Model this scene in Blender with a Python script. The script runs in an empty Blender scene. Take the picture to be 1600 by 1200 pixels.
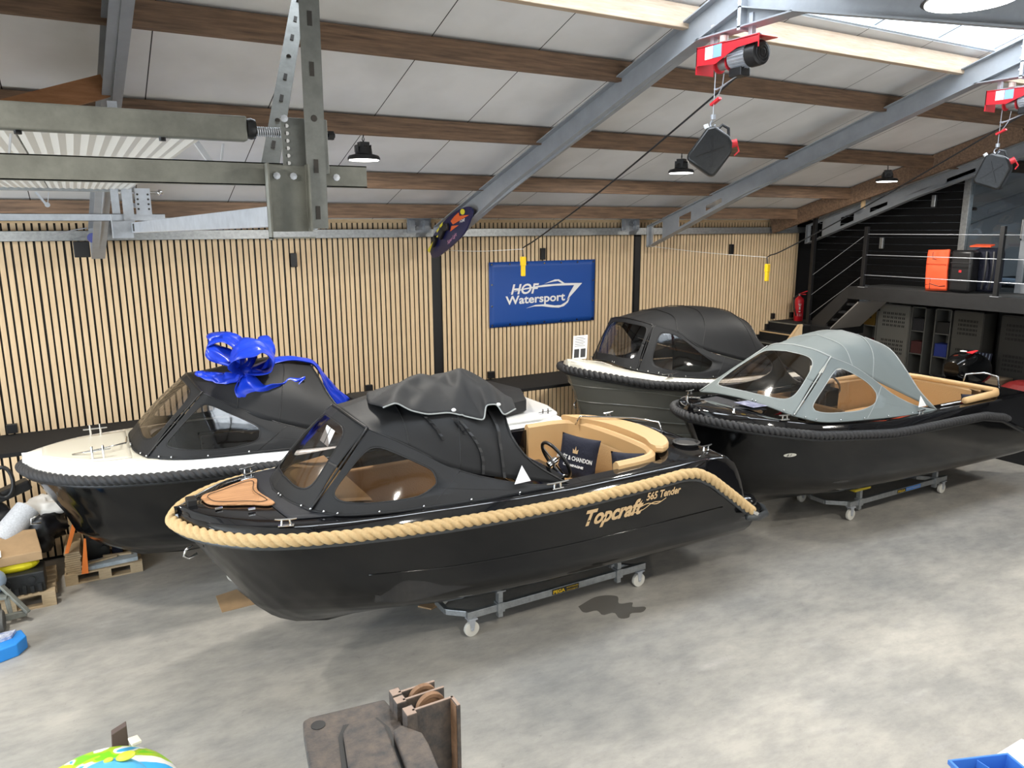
import bpy, bmesh, math, random
import numpy as np
from mathutils import Vector, Matrix, noise
random.seed(7)
sc = bpy.context.scene
C = sc.collection
# ------------------------------------------------------------------ camera (27 mm phone lens, stands 4 m up)
YAW, PITCH, ROLL, FPX = 0.51833519, -0.20481589, -0.0046620, 1175.28
fw = Vector((math.sin(YAW) * math.cos(PITCH), math.cos(YAW) * math.cos(PITCH), math.sin(PITCH)))
rt = Vector((math.cos(YAW), -math.sin(YAW), 0)); up = rt.cross(fw)
cr, sr = math.cos(ROLL), math.sin(ROLL)
r2 = cr * rt + sr * up; u2 = -sr * rt + cr * up; bk = -fw
cam = bpy.data.objects.new('camera', bpy.data.cameras.new('camera')); C.objects.link(cam)
cam.matrix_world = Matrix(((r2.x, u2.x, bk.x, 0), (r2.y, u2.y, bk.y, 0), (r2.z, u2.z, bk.z, 4.0), (0, 0, 0, 1)))
cam.data.sensor_width = 36; cam.data.lens = FPX / 1600 * 36; cam.data.clip_end = 200
sc.camera = cam
# ------------------------------------------------------------------ world, daylight openings, front fill, exposure
w = bpy.data.worlds.new('world'); sc.world = w; w.use_nodes = True
bg = w.node_tree.nodes['Background']; bg.inputs[0].default_value = (.80, .90, 1.0, 1); bg.inputs[1].default_value = 3.6
sc.view_settings.view_transform = 'Standard'; sc.view_settings.look = 'None'
sc.view_settings.exposure = 0.0; sc.view_settings.gamma = 1; sc.view_settings.use_curve_mapping = False
def area(name, loc, sx, sy, power, col, direc, spread=180):
    l = bpy.data.lights.new(name, 'AREA'); l.shape = 'RECTANGLE'; l.size = sx; l.size_y = sy; l.energy = power; l.color = col
    l.spread = math.radians(spread)
    o = bpy.data.objects.new(name, l); C.objects.link(o); o.location = loc
    o.rotation_euler = Vector(direc).to_track_quat('-Z', 'Y').to_euler(); return o
area('daylight_door', (-4.9, 4.6, 2.0), 3.6, 4.2, 330, (.80, .90, 1), (1, .1, -.1))
area('daylight_skylight', (6.8, 4.80, 6.75), 12.5, 1.4, 500, (.88, .94, 1), (0, 0, -1))
area('front_fill', (6.0, -1.7, 2.2), 8.0, 3.2, 130, (.92, .96, 1), (0, 1, -.05))  # unseen fill for ceiling and hulls; the front wall has no opening

# ------------------------------------------------------------------ materials
MATS = {}
def mat(name, col, rough=.5, metal=0, coat=0, spec=.5, emit=0, noise_amt=0, nscale=8, bump=0, bscale=40, col2=None, stretch=(1, 1, 1)):
    m = bpy.data.materials.new(name); m.use_nodes = True; nt = m.node_tree; n = nt.nodes; b = n['Principled BSDF']
    b.inputs['Base Color'].default_value = (*col, 1); b.inputs['Roughness'].default_value = rough; b.inputs['Metallic'].default_value = metal
    b.inputs['Coat Weight'].default_value = coat; b.inputs['Coat Roughness'].default_value = .03; b.inputs['Specular IOR Level'].default_value = spec
    if emit: b.inputs['Emission Color'].default_value = (*col, 1); b.inputs['Emission Strength'].default_value = emit
    if noise_amt or bump:
        tc = n.new('ShaderNodeTexCoord'); mp = n.new('ShaderNodeMapping'); mp.inputs['Scale'].default_value = stretch
        nt.links.new(tc.outputs['Object'], mp.inputs[0])
    if noise_amt:
        tx = n.new('ShaderNodeTexNoise'); tx.inputs['Scale'].default_value = nscale; tx.inputs['Detail'].default_value = 6; tx.inputs['Roughness'].default_value = .65
        nt.links.new(mp.outputs[0], tx.inputs[0])
        rp = n.new('ShaderNodeValToRGB'); rp.color_ramp.elements[0].position = .32; rp.color_ramp.elements[1].position = .68
        c2 = col2 or tuple(c * (1 - noise_amt) for c in col)
        rp.color_ramp.elements[0].color = (*c2, 1); rp.color_ramp.elements[1].color = (*col, 1)
        nt.links.new(tx.outputs[0], rp.inputs[0]); nt.links.new(rp.outputs[0], b.inputs['Base Color'])
    if bump:
        t2 = n.new('ShaderNodeTexNoise'); t2.inputs['Scale'].default_value = bscale; t2.inputs['Detail'].default_value = 4
        nt.links.new(mp.outputs[0], t2.inputs[0])
        bp = n.new('ShaderNodeBump'); bp.inputs['Strength'].default_value = bump; bp.inputs['Distance'].default_value = .02
        nt.links.new(t2.outputs[0], bp.inputs['Height']); nt.links.new(bp.outputs[0], b.inputs['Normal'])
    MATS[name] = m; return m
def clear(name, col, fac=.12, rough=.06):
    m = bpy.data.materials.new(name); m.use_nodes = True; nt = m.node_tree; n = nt.nodes
    n.remove(n['Principled BSDF']); out = n['Material Output']
    tr = n.new('ShaderNodeBsdfTransparent'); tr.inputs[0].default_value = (*col, 1)
    gl = n.new('ShaderNodeBsdfGlossy'); gl.inputs['Roughness'].default_value = rough
    fr = n.new('ShaderNodeFresnel'); fr.inputs[0].default_value = 1.5
    ad = n.new('ShaderNodeMath'); ad.operation = 'ADD'; ad.inputs[1].default_value = fac * .5; ad.use_clamp = True
    tx = n.new('ShaderNodeTexNoise'); tx.inputs['Scale'].default_value = 2.2; bp = n.new('ShaderNodeBump'); bp.inputs['Strength'].default_value = .25; bp.inputs['Distance'].default_value = .03
    tc = n.new('ShaderNodeTexCoord'); nt.links.new(tc.outputs['Object'], tx.inputs[0]); nt.links.new(tx.outputs[0], bp.inputs['Height']); nt.links.new(bp.outputs[0], gl.inputs['Normal'])
    mx = n.new('ShaderNodeMixShader'); nt.links.new(fr.outputs[0], ad.inputs[0]); nt.links.new(ad.outputs[0], mx.inputs[0])
    nt.links.new(tr.outputs[0], mx.inputs[1]); nt.links.new(gl.outputs[0], mx.inputs[2]); nt.links.new(mx.outputs[0], out.inputs[0])
    MATS[name] = m; return m
GEL = mat('black_gelcoat', (.0032, .0034, .0038), .12, coat=0, spec=.42, bump=.05, bscale=1.5)
GELD = mat('black_deck_gelcoat', (.005, .005, .006), .06, coat=.8)
GRIP = mat('black_grip_deck', (.012, .013, .018), .55, bump=.35, bscale=300)
GREY = mat('grey_gelcoat', (.135, .138, .122), .32, coat=.25)
CREAM = mat('cream_gelcoat', (.78, .75, .66), .28, coat=.4)
WHITE = mat('white_gelcoat', (.86, .87, .86), .22, coat=.5)
CREAMP = mat('cream_deck_pad', (.62, .59, .50), .5, bump=.1, bscale=150)
CANV = mat('black_canvas', (.0145, .015, .0165), .62, spec=.35, bump=.25, bscale=3.5)
CANVC = mat('charcoal_canvas', (.024, .0245, .026), .7, spec=.3, bump=.2, bscale=4)
CANG = mat('grey_canvas', (.165, .19, .19), .65, spec=.35, bump=.25, bscale=3.5)
SEAMW = mat('grey_seam', (.34, .36, .355), .7)
SEAMB = mat('black_piping', (.010, .010, .011), .45)
VINYL = clear('clear_window', (.74, .70, .68), .10, .07)
VINYL2 = clear('smoke_window', (.50, .50, .52), .08, .05)
ROPET = mat('tan_rope', (.62, .43, .21), .85, noise_amt=.2, nscale=60, bump=.25, bscale=220)
ROPEB = mat('black_rope', (.028, .028, .030), .62, bump=.3, bscale=200)
RUB = mat('black_rubber', (.014, .015, .017), .45)
TAN = mat('tan_leather', (.62, .40, .19), .5, bump=.1, bscale=220)
TAND = mat('tan_leather_quilt', (.50, .315, .15), .55, bump=.3, bscale=60)
CHROME = mat('polished_steel', (.80, .80, .80), .12, metal=1)
GALV = mat('galvanised_steel', (.44, .46, .47), .42, metal=.75, noise_amt=.3, nscale=22)
GALVL = mat('light_galvanised_steel', (.62, .65, .70), .4, metal=.6, noise_amt=.2, nscale=12)
GALVO = mat('dusty_galvanised_steel', (.25, .255, .225), .6, metal=.35, noise_amt=.35, nscale=9)
STEEL = mat('grey_painted_steel', (.34, .36, .385), .42, metal=.1, noise_amt=.15, nscale=5)
DARK = mat('black_paint', (.008, .008, .009), .5)
DPLANK = mat('black_stained_planks', (.0045, .0045, .005), .75, spec=.2, noise_amt=.3, nscale=3, stretch=(1, 12, 12))
FELT = mat('black_felt', (.011, .011, .012), .95, bump=.4, bscale=200)
RUST = mat('rusty_black_iron', (.135, .105, .085), .6, metal=.15, noise_amt=.5, nscale=11, col2=(.042, .042, .045), bump=.2, bscale=60)
RUSTB = mat('brown_rust', (.30, .17, .095), .75, noise_amt=.4, nscale=14, metal=.1)
REDP = mat('red_paint', (.62, .018, .03), .35, coat=.3)
BLUEC = mat('blue_satin', (.008, .045, .56), .33, spec=.6, bump=.15, bscale=6)
BANN = mat('blue_banner', (.012, .072, .33), .45, bump=.2, bscale=2.0)
WPRINT = mat('white_print', (.82, .82, .82), .5)
TPRINT = mat('tan_print', (.62, .43, .23), .5)
YEL = mat('yellow_plastic', (.85, .55, .01), .4)
YELP = mat('yellow_paint', (.55, .42, .02), .45)
ORNG = mat('orange_cloth', (.86, .10, .03), .7, bump=.3, bscale=8)
ORS = mat('orange_strap', (.90, .22, .03), .6)
PAPER = mat('white_paper', (.78, .78, .77), .6)
CARD = mat('cardboard', (.46, .30, .16), .8, noise_amt=.15, nscale=6)
PALW = mat('pallet_wood', (.55, .41, .25), .75, noise_amt=.3, nscale=10, stretch=(1, 10, 10))
NAVY = mat('navy_cloth', (.008, .010, .025), .8, bump=.3, bscale=40)
BPLAS = mat('black_plastic', (.012, .012, .013), .4)
GPLAS = mat('dark_grey_plastic', (.03, .03, .032), .45)
REDS = mat('red_plastic', (.70, .03, .04), .4)
CABG = mat('grey_cabinet', (.30, .30, .28), .5)
LBLUE = mat('light_blue_plastic', (.25, .42, .62), .5)
BLUP = mat('blue_plastic', (.03, .24, .75), .45)
ENGB = mat('engine_black', (.016, .017, .018), .5, noise_amt=.3, nscale=20)
EMIT = mat('led_light', (1, .98, .93), emit=16)

# wood for purlins: along X grain
def wood(name, c1, c2, stretch, ns=6):
    return mat(name, c1, .65, noise_amt=.5, nscale=ns, col2=c2, stretch=stretch, bump=.15, bscale=20)
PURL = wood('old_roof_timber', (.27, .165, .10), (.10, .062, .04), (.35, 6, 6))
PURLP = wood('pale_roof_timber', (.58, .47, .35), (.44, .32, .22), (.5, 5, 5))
SLAT = wood('pine_slats', (.83, .635, .405), (.73, .53, .32), (5, 5, .5), 5)
TEAK = wood('teak_deck', (.60, .32, .15), (.33, .15, .06), (.5, 9, 1), 6)
PINE = wood('pine_board', (.74, .55, .33), (.62, .42, .22), (1, 6, 6))

def floor_mat():
    m = mat('concrete_floor', (.40, .385, .35), .5, spec=.35)
    nt = m.node_tree; n = nt.nodes; b = n['Principled BSDF']; tc = n.new('ShaderNodeTexCoord')
    def nz(scale, detail, rough, st=(1, 1, 1), rot=0):
        mp = n.new('ShaderNodeMapping'); mp.inputs['Scale'].default_value = st; mp.inputs['Rotation'].default_value = (0, 0, rot)
        nt.links.new(tc.outputs['Object'], mp.inputs[0])
        t = n.new('ShaderNodeTexNoise'); t.inputs['Scale'].default_value = scale; t.inputs['Detail'].default_value = detail; t.inputs['Roughness'].default_value = rough
        nt.links.new(mp.outputs[0], t.inputs[0]); return t
    def ramp(src, a, bb, ca, cb):
        r = n.new('ShaderNodeValToRGB'); r.color_ramp.elements[0].position = a; r.color_ramp.elements[1].position = bb
        r.color_ramp.elements[0].color = (*ca, 1); r.color_ramp.elements[1].color = (*cb, 1); nt.links.new(src.outputs[0], r.inputs[0]); return r
    def mul(x, y, f=1):
        q = n.new('ShaderNodeMixRGB'); q.blend_type = 'MULTIPLY'; q.inputs[0].default_value = f
        nt.links.new(x.outputs[0], q.inputs[1]); nt.links.new(y.outputs[0], q.inputs[2]); return q
    a = ramp(nz(.7, 8, .6), .33, .68, (.285, .28, .265), (.46, .435, .39))
    bb = ramp(nz(3.5, 10, .7, (1, 2.2, 1), .5), .30, .6, (.66, .66, .67), (1.02, 1.0, .98))
    c = ramp(nz(9, 8, .8), .30, .40, (.50, .50, .51), (1, 1, 1))
    d = ramp(nz(38, 4, .7), .27, .35, (.45, .44, .43), (1, 1, 1))
    e = ramp(nz(1.6, 3, .5, (1, 3, 1), .9), .60, .75, (1, 1, 1), (1.12, 1.12, 1.14))
    q = mul(mul(mul(mul(a, bb, .7), c, .6), d, .6), e, 1)
    nt.links.new(q.outputs[0], b.inputs['Base Color'])
    r = n.new('ShaderNodeMapRange'); r.inputs['To Min'].default_value = .30; r.inputs['To Max'].default_value = .62
    nt.links.new(nz(2.5, 5, .6).outputs[0], r.inputs[0]); nt.links.new(r.outputs[0], b.inputs['Roughness'])
    return m
FLOOR = floor_mat()
def panel_mat():
    """white roof boards: dark joint every 1.1 m along the roof"""
    m = mat('white_roof_panels', (.50, .49, .47), .6)
    nt = m.node_tree; n = nt.nodes; b = n['Principled BSDF']; tc = n.new('ShaderNodeTexCoord'); sp = n.new('ShaderNodeSeparateXYZ')
    nt.links.new(tc.outputs['Object'], sp.inputs[0])
    def mt(op, a, v=None, v2=None):
        q = n.new('ShaderNodeMath'); q.operation = op
        nt.links.new(a, q.inputs[0])
        if v is not None: q.inputs[1].default_value = v
        return q.outputs[0]
    x = mt('ADD', sp.outputs[0], 100 * 1.1 - 2.90 + .004); x = mt('DIVIDE', x, 1.1); x = mt('FRACT', x); x = mt('LESS_THAN', x, .009)
    tx = n.new('ShaderNodeTexNoise'); tx.inputs['Scale'].default_value = 1.3; tx.inputs['Detail'].default_value = 8; nt.links.new(tc.outputs['Object'], tx.inputs[0])
    rp = n.new('ShaderNodeValToRGB'); rp.color_ramp.elements[0].position = .25; rp.color_ramp.elements[0].color = (.66, .66, .65, 1); rp.color_ramp.elements[1].position = .6; rp.color_ramp.elements[1].color = (.79, .79, .79, 1)
    nt.links.new(tx.outputs[0], rp.inputs[0])
    mx = n.new('ShaderNodeMixRGB'); nt.links.new(x, mx.inputs[0]); nt.links.new(rp.outputs[0], mx.inputs[1]); mx.inputs[2].default_value = (.02, .02, .02, 1)
    nt.links.new(mx.outputs[0], b.inputs['Base Color']); return m
PANEL = panel_mat()
def teak_mat():
    m = TEAK; return m

# ------------------------------------------------------------------ mesh helpers
OFF = {}
class MB:
    def __init__(s): s.v = []; s.f = []; s.m = []; s.mi = 0
    def vf(s, vs, fs):
        o = len(s.v); s.v += [tuple(map(float, p)) for p in vs]; s.f += [tuple(o + i for i in f) for f in fs]; s.m += [s.mi] * len(fs); return s
    def box(s, x0, x1, y0, y1, z0, z1):
        vs = [(x, y, z) for x in (x0, x1) for y in (y0, y1) for z in (z0, z1)]
        return s.vf(vs, [(0, 1, 3, 2), (4, 6, 7, 5), (0, 4, 5, 1), (2, 3, 7, 6), (0, 2, 6, 4), (1, 5, 7, 3)])
    def obox(s, c, ax, ay, az, hx, hy, hz):
        c = Vector(c); ax = Vector(ax).normalized() * hx; ay = Vector(ay).normalized() * hy; az = Vector(az).normalized() * hz
        vs = [c + i * ax + j * ay + k * az for i in (-1, 1) for j in (-1, 1) for k in (-1, 1)]
        return s.vf(vs, [(0, 1, 3, 2), (4, 6, 7, 5), (0, 4, 5, 1), (2, 3, 7, 6), (0, 2, 6, 4), (1, 5, 7, 3)])
    def bar(s, a, b, w, h, upv=(0, 0, 1)):
        a = Vector(a); b = Vector(b); d = (b - a); L = d.length; d.normalize()
        side = d.cross(Vector(upv))
        if side.length < 1e-4: side = Vector((1, 0, 0))
        side.normalize(); u = side.cross(d)
        return s.obox((a + b) / 2, d, side, u, L / 2, w / 2, h / 2)
    def tube(s, path, r, n=10, cap=True, close=False):
        P = [Vector(p) for p in path]; N = len(P); rs = r if hasattr(r, '__len__') else [r] * N
        prev = None; rings = []
        for i in range(N):
            if close: d = P[(i + 1) % N] - P[i - 1]
            else: d = (P[min(i + 1, N - 1)] - P[max(i - 1, 0)])
            d.normalize()
            if prev is None:
                a = d.cross(Vector((0, 0, 1)))
                if a.length < .05: a = d.cross(Vector((0, 1, 0)))
            else: a = prev - d * prev.dot(d)
            a.normalize(); prev = a; b = d.cross(a)
            rings.append([P[i] + rs[i] * (math.cos(t) * a + math.sin(t) * b) for t in [2 * math.pi * k / n for k in range(n)]])
        vs = [p for q in rings for p in q]; fs = []
        for i in range(N if close else N - 1):
            i2 = (i + 1) % N
            for k in range(n): k2 = (k + 1) % n; fs.append((i * n + k, i * n + k2, i2 * n + k2, i2 * n + k))
        if cap and not close: fs += [tuple(range(n))[::-1], tuple((N - 1) * n + k for k in range(n))]
        return s.vf(vs, fs)
    def lathe(s, prof, c=(0, 0, 0), axis='z', n=20):
        """prof: (radius, height)"""
        vs = []; fs = []; c = Vector(c)
        for r, h in prof:
            for k in range(n):
                t = 2 * math.pi * k / n; a, b = r * math.cos(t), r * math.sin(t)
                vs.append(c + Vector({'z': (a, b, h), 'y': (a, h, b), 'x': (h, a, b)}[axis]))
        for i in range(len(prof) - 1):
            for k in range(n): k2 = (k + 1) % n; fs.append((i * n + k, i * n + k2, (i + 1) * n + k2, (i + 1) * n + k))
        fs += [tuple(range(n))[::-1], tuple((len(prof) - 1) * n + k for k in range(n))]
        return s.vf(vs, fs)
    def prism(s, poly, d):
        """closed polygon of 3D points extruded by vector d"""
        P = [Vector(p) for p in poly]; n = len(P); d = Vector(d)
        return s.vf(P + [p + d for p in P], [tuple(range(n))[::-1], tuple(range(n, 2 * n))] + [(i, (i + 1) % n, n + (i + 1) % n, n + i) for i in range(n)])
    def grid(s, rows):
        nr, nc = len(rows), len(rows[0])
        return s.vf([p for r in rows for p in r], [(i * nc + j, i * nc + j + 1, (i + 1) * nc + j + 1, (i + 1) * nc + j) for i in range(nr - 1) for j in range(nc - 1)])
    def ball(s, c, rx, ry, rz, n=16, m=10):
        return s.lathe_e(c, rx, ry, rz, n, m)
    def lathe_e(s, c, rx, ry, rz, n, m):
        vs = []; fs = []
        for i in range(m + 1):
            t = math.pi * i / m
            for k in range(n):
                a = 2 * math.pi * k / n; vs.append((c[0] + rx * math.sin(t) * math.cos(a), c[1] + ry * math.sin(t) * math.sin(a), c[2] + rz * math.cos(t)))
        for i in range(m):
            for k in range(n): k2 = (k + 1) % n; fs.append((i * n + k, (i + 1) * n + k, (i + 1) * n + k2, i * n + k2))
        return s.vf(vs, fs)
    def build(s, name, mats, parent=None, smooth=False, bevel=0, solid=0, sub=0, loc=None, weld=False, norm=True):
        me = bpy.data.meshes.new(name)
        off = Vector((0, 0, 0))
        if parent is not None: off = OFF[parent.name]
        elif loc is not None: off = Vector(loc)
        me.from_pydata([tuple(Vector(p) - off) for p in s.v], [], s.f); me.update()
        if not isinstance(mats, (list, tuple)): mats = [mats]
        for mm in mats: me.materials.append(mm)
        if len(mats) > 1:
            for p, i in zip(me.polygons, s.m): p.material_index = i
        if weld or norm:
            bm = bmesh.new(); bm.from_mesh(me)
            if weld: bmesh.ops.remove_doubles(bm, verts=bm.verts, dist=1e-4)
            bmesh.ops.recalc_face_normals(bm, faces=bm.faces); bm.to_mesh(me); bm.free()
        if smooth:
            for p in me.polygons: p.use_smooth = True
            if smooth != 'all':
                try: me.set_sharp_from_angle(angle=math.radians(38))
                except Exception: pass
        o = bpy.data.objects.new(name, me); C.objects.link(o)
        if parent is not None: o.parent = parent
        else: o.location = off
        OFF[o.name] = off
        if solid: q = o.modifiers.new('s', 'SOLIDIFY'); q.thickness = solid; q.offset = 0
        if bevel: q = o.modifiers.new('b', 'BEVEL'); q.width = bevel; q.segments = 2; q.limit_method = 'ANGLE'
        if sub: q = o.modifiers.new('u', 'SUBSURF'); q.levels = sub; q.render_levels = sub
        return o
def thing(name, label, cat, loc=(0, 0, 0), group=None):
    o = bpy.data.objects.new(name, None); C.objects.link(o); o.location = loc; o.empty_display_size = .1
    OFF[o.name] = Vector(loc); return tag(o, label, cat, group)
def tag(o, label, cat, group=None, kind=None):
    o['label'] = label; o['category'] = cat
    if group: o['group'] = group
    if kind: o['kind'] = kind
    return o
def struct(o, label=None):
    o['kind'] = 'structure'
    if label: o['label'] = label
    return o
def copy_tree(o, parent=None):
    kids = [c for c in o.children]
    c = o.copy(); C.objects.link(c); OFF[c.name] = OFF[o.name].copy()
    if parent: c.parent = parent
    for k in kids: copy_tree(k, c)
    return c
def place(o, loc, rz=0, label=None):
    o.location = loc; o.rotation_euler = (0, 0, rz)
    if label: o['label'] = label
    return o
def text_mesh(body, size, shear=0, bold=0, space=1, extrude=0):
    cu = bpy.data.curves.new('t', 'FONT'); cu.body = body; cu.size = size; cu.shear = shear; cu.offset = bold; cu.space_character = space; cu.extrude = extrude
    cu.align_x = 'LEFT'; cu.resolution_u = 4
    o = bpy.data.objects.new('t', cu); C.objects.link(o)
    dg = bpy.context.evaluated_depsgraph_get(); me = bpy.data.meshes.new_from_object(o.evaluated_get(dg))
    vs = [v.co.copy() for v in me.vertices]; fs = [tuple(p.vertices) for p in me.polygons]
    bpy.data.objects.remove(o); bpy.data.meshes.remove(me); bpy.data.curves.remove(cu)
    return vs, fs
def put_text(mb, body, size, org, ax, ay, shear=0, bold=0, width=None, fn=None, space=1):
    vs, fs = text_mesh(body, size, shear, bold, space)
    if not vs: return
    k = 1
    if width: k = width / max(v.x for v in vs)
    org = Vector(org); ax = Vector(ax).normalized(); ay = Vector(ay).normalized()
    P = [org + ax * v.x * k + ay * v.y for v in vs]
    if fn: P = [fn(p) for p in P]
    mb.vf(P, fs)


# ------------------------------------------------------------------ curve helpers
def V3(*a): return np.array(a, float)
def catmull(pts, n):
    """smooth curve through pts, n samples, spaced by arc length"""
    P = [np.array(p, float) for p in pts]
    if len(P) == 2:
        return [P[0] + (P[1] - P[0]) * t for t in np.linspace(0, 1, n)]
    Q = [2 * P[0] - P[1]] + P + [2 * P[-1] - P[-2]]
    out = []
    for i in range(1, len(Q) - 2):
        a, b, c, d = Q[i - 1], Q[i], Q[i + 1], Q[i + 2]
        for t in np.linspace(0, 1, 13)[:-1]:
            out.append(.5 * (2 * b + (c - a) * t + (2 * a - 5 * b + 4 * c - d) * t * t + (3 * b - a - 3 * c + d) * t ** 3))
    out.append(P[-1])
    L = np.r_[0, np.cumsum([np.linalg.norm(out[i + 1] - out[i]) for i in range(len(out) - 1)])]
    arr = np.array(out)
    T = np.linspace(0, L[-1], n)
    return [np.array([np.interp(t, L, arr[:, k]) for k in range(arr.shape[1])]) for t in T]
def samp(curve, t):
    n = len(curve) - 1
    f = min(max(t, 0), 1) * n
    i = min(int(f), n - 1)
    return curve[i] * (1 - (f - i)) + curve[i + 1] * (f - i)
def itp(x, tab): return float(np.interp(x, [t[0] for t in tab], [t[1] for t in tab]))
# plan of the bows (half breadth over distance from the stem, full beam = 1)
PLAN = [(0, 0), (.02, .07), (.05, .16), (.11, .28), (.21, .41), (.31, .51), (.41, .59), (.51, .655), (.61, .70), (.71, .74),
        (.91, .80), (1.2, .865), (1.6, .92), (2.1, .965), (2.7, 1.0), (3.8, 1.0), (5.0, .985), (6.4, .96)]
class Boat:
    def __init__(s, x0, xe, Yc, B, sheer, keel, stem, decklift, plank=None):
        s.x0, s.xe, s.Yc, s.B = x0, xe, Yc, B
        s.sheer, s.keel, s.stem, s.dl = sheer, keel, stem, decklift
    def b(s, x): return s.B * itp(x - s.x0, PLAN)
    def zs(s, x): return itp(x, s.sheer)
    def zk(s, x): return itp(x, s.keel)
    def level(s, r, B, k, u):
        """r: 0 keel .. 1 sheer; point of a hull level at u along the length"""
        zst = s.stem[0][1] + (s.stem[-1][1] - s.stem[0][1]) * r     # stem height of the level
        xs = float(np.interp(zst, [p[1] for p in s.stem], [p[0] for p in s.stem]))
        x = xs + (s.xe - xs) * u
        bb = s.B * B * itp((x - xs) / k, PLAN)
        f = min(1, (x - xs) / 1.8)
        zref = s.zs(min(x, s.x0 + 4.5))
        zm = min(s.zk(x) + (zref - s.zk(x)) * r, s.zs(x) - (1 - r) * .06)
        z = zst + (zm - zst) * (f * f * (3 - 2 * f)) if r < 1 else s.zs(x)
        return x, bb, z
    LV = [(0, 0, 1), (.11, .42, 2.3), (.20, .69, 2.2), (.275, .82, 2.1), (.335, .88, 2.0), (.45, .935, 1.75), (.62, .97, 1.5), (.8, .99, 1.22), (.94, 1.0, 1.05), (1, 1.0, 1)]
    def side_y(s, x, z):
        """half breadth of the hull at x, z (topsides)"""
        pts = []
        for r, B, k in s.LV:
            zst = s.stem[0][1] + (s.stem[-1][1] - s.stem[0][1]) * r
            xs = float(np.interp(zst, [p[1] for p in s.stem], [p[0] for p in s.stem]))
            u = max(0, (x - xs) / (s.xe - xs))
            q = s.level(r, B, k, u); pts.append((q[2], q[1]))
        return float(np.interp(z, [p[0] for p in pts], [p[1] for p in pts]))
class Canopy:
    """base: half points (x, w, z) front centre -> G ; nsb: index of the seam foot ; arches: half arches, edge -> crown"""
    def __init__(s, Yc, base, nsb, arches, seam):
        s.Yc = Yc
        s.bf = catmull(base[:nsb + 1], 40)
        s.bs = catmull(base[nsb:], 40)
        s.seam = catmull(seam, 40)
        s.arches = [catmull(a, 24) for a in arches]
        s.top = s.arches[0][::-1]
    def P(s, p, sg): return V3(p[0], s.Yc - sg * p[1], p[2])
    def ws(s, u, v):
        sg = 1 if u >= 0 else -1
        a = samp(s.bf, abs(u)); b = samp(s.top, abs(u))
        q = a + (b - a) * v
        q = q + V3(-.03, 0, .02) * np.sin(np.pi * v)
        return s.P(q, sg)
    def side(s, u, v, sg=1):
        a = samp(s.bs, u); b = samp(s.seam, u)
        q = a + (b - a) * v
        q = q + V3(0, .03, 0) * np.sin(np.pi * v) * (1 - u)
        return s.P(q, sg)
    def roof(s, i, t, j):
        """t along the boat 0..1 between the arches, j -1..1 across"""
        sg = 1 if j >= 0 else -1
        cs = catmull([samp(a, 1 - abs(j)) for a in s.arches], 40)
        return s.P(samp(cs, t), sg)
A = Boat(.49, 6.22, 6.52, 1.10,
         [(.49, 1.63), (.9, 1.62), (1.5, 1.60), (2.5, 1.565), (3.7, 1.54), (4.6, 1.555), (5.05, 1.575), (5.25, 1.55), (5.45, 1.45), (5.75, 1.23), (6.05, 1.0), (6.2, .92), (6.45, .88)],
         [(.5, .40), (1.6, .37), (2.3, .33), (2.9, .30), (6.5, .30)],
         [(1.70, .38), (1.45, .43), (1.23, .54), (1.06, .71), (.83, 1.07), (.62, 1.40), (.49, 1.63)], .10)
B_ = Boat(-.70, 5.35, 9.0, 1.10,
          [(-.7, 1.60), (0, 1.57), (1.5, 1.54), (3, 1.47), (4.2, 1.44), (5.4, 1.42)],
          [(-.6, .42), (.6, .33), (1.2, .30), (6, .30)],
          [(.75, .33), (.45, .36), (.28, .40), (-.08, .60), (-.31, .80), (-.40, 1.04), (-.66, 1.50), (-.70, 1.60)], .10)
C_ = Boat(6.20, 12.0, 9.2, 1.10,
          [(6.2, 1.93), (6.6, 1.86), (7.0, 1.77), (7.6, 1.70), (8.4, 1.61), (10, 1.56), (12, 1.58)],
          [(6.2, .5), (7.0, .34), (7.6, .30), (12, .30)],
          [(7.2, .33), (6.85, .42), (6.60, .72), (6.48, 1.16), (6.38, 1.50), (6.25, 1.80), (6.20, 1.93)], .10)
D_ = Boat(6.28, 12.3, 6.65, 1.15,
          [(6.28, 1.75), (6.8, 1.68), (7.4, 1.585), (8.6, 1.48), (10.0, 1.465), (10.6, 1.45), (11.1, 1.36), (11.7, 1.12), (12.3, .95)],
          [(6.3, .42), (7.4, .36), (8.0, .32), (12.4, .32)],
          [(7.5, .38), (7.2, .46), (6.9, .66), (6.68, 1.0), (6.5, 1.3), (6.36, 1.6), (6.28, 1.75)], .10)
canA = Canopy(6.52, [(1.29, 0, 1.75), (1.34, .33, 1.74), (1.46, .62, 1.73), (1.65, .79, 1.71), (1.99, .90, 1.70), (2.38, .92, 1.68), (2.78, .95, 1.67), (3.17, .96, 1.65), (3.78, .96, 1.64)], 2,
  [[(2.01, .50, 2.32), (1.95, .3, 2.37), (1.92, 0, 2.40)],
   [(2.33, .64, 2.15), (2.33, .48, 2.38), (2.36, 0, 2.52)],
   [(2.75, .78, 1.90), (2.78, .70, 2.26), (2.84, .45, 2.47), (2.9, 0, 2.57)],
   [(3.78, .95, 1.64), (3.42, .87, 1.90), (3.27, .77, 2.14), (3.30, .5, 2.38), (3.30, 0, 2.5)]],
  [(2.01, .50, 2.32), (2.33, .64, 2.15), (2.75, .78, 1.90), (3.3, .90, 1.72), (3.78, .95, 1.64)])
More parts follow.
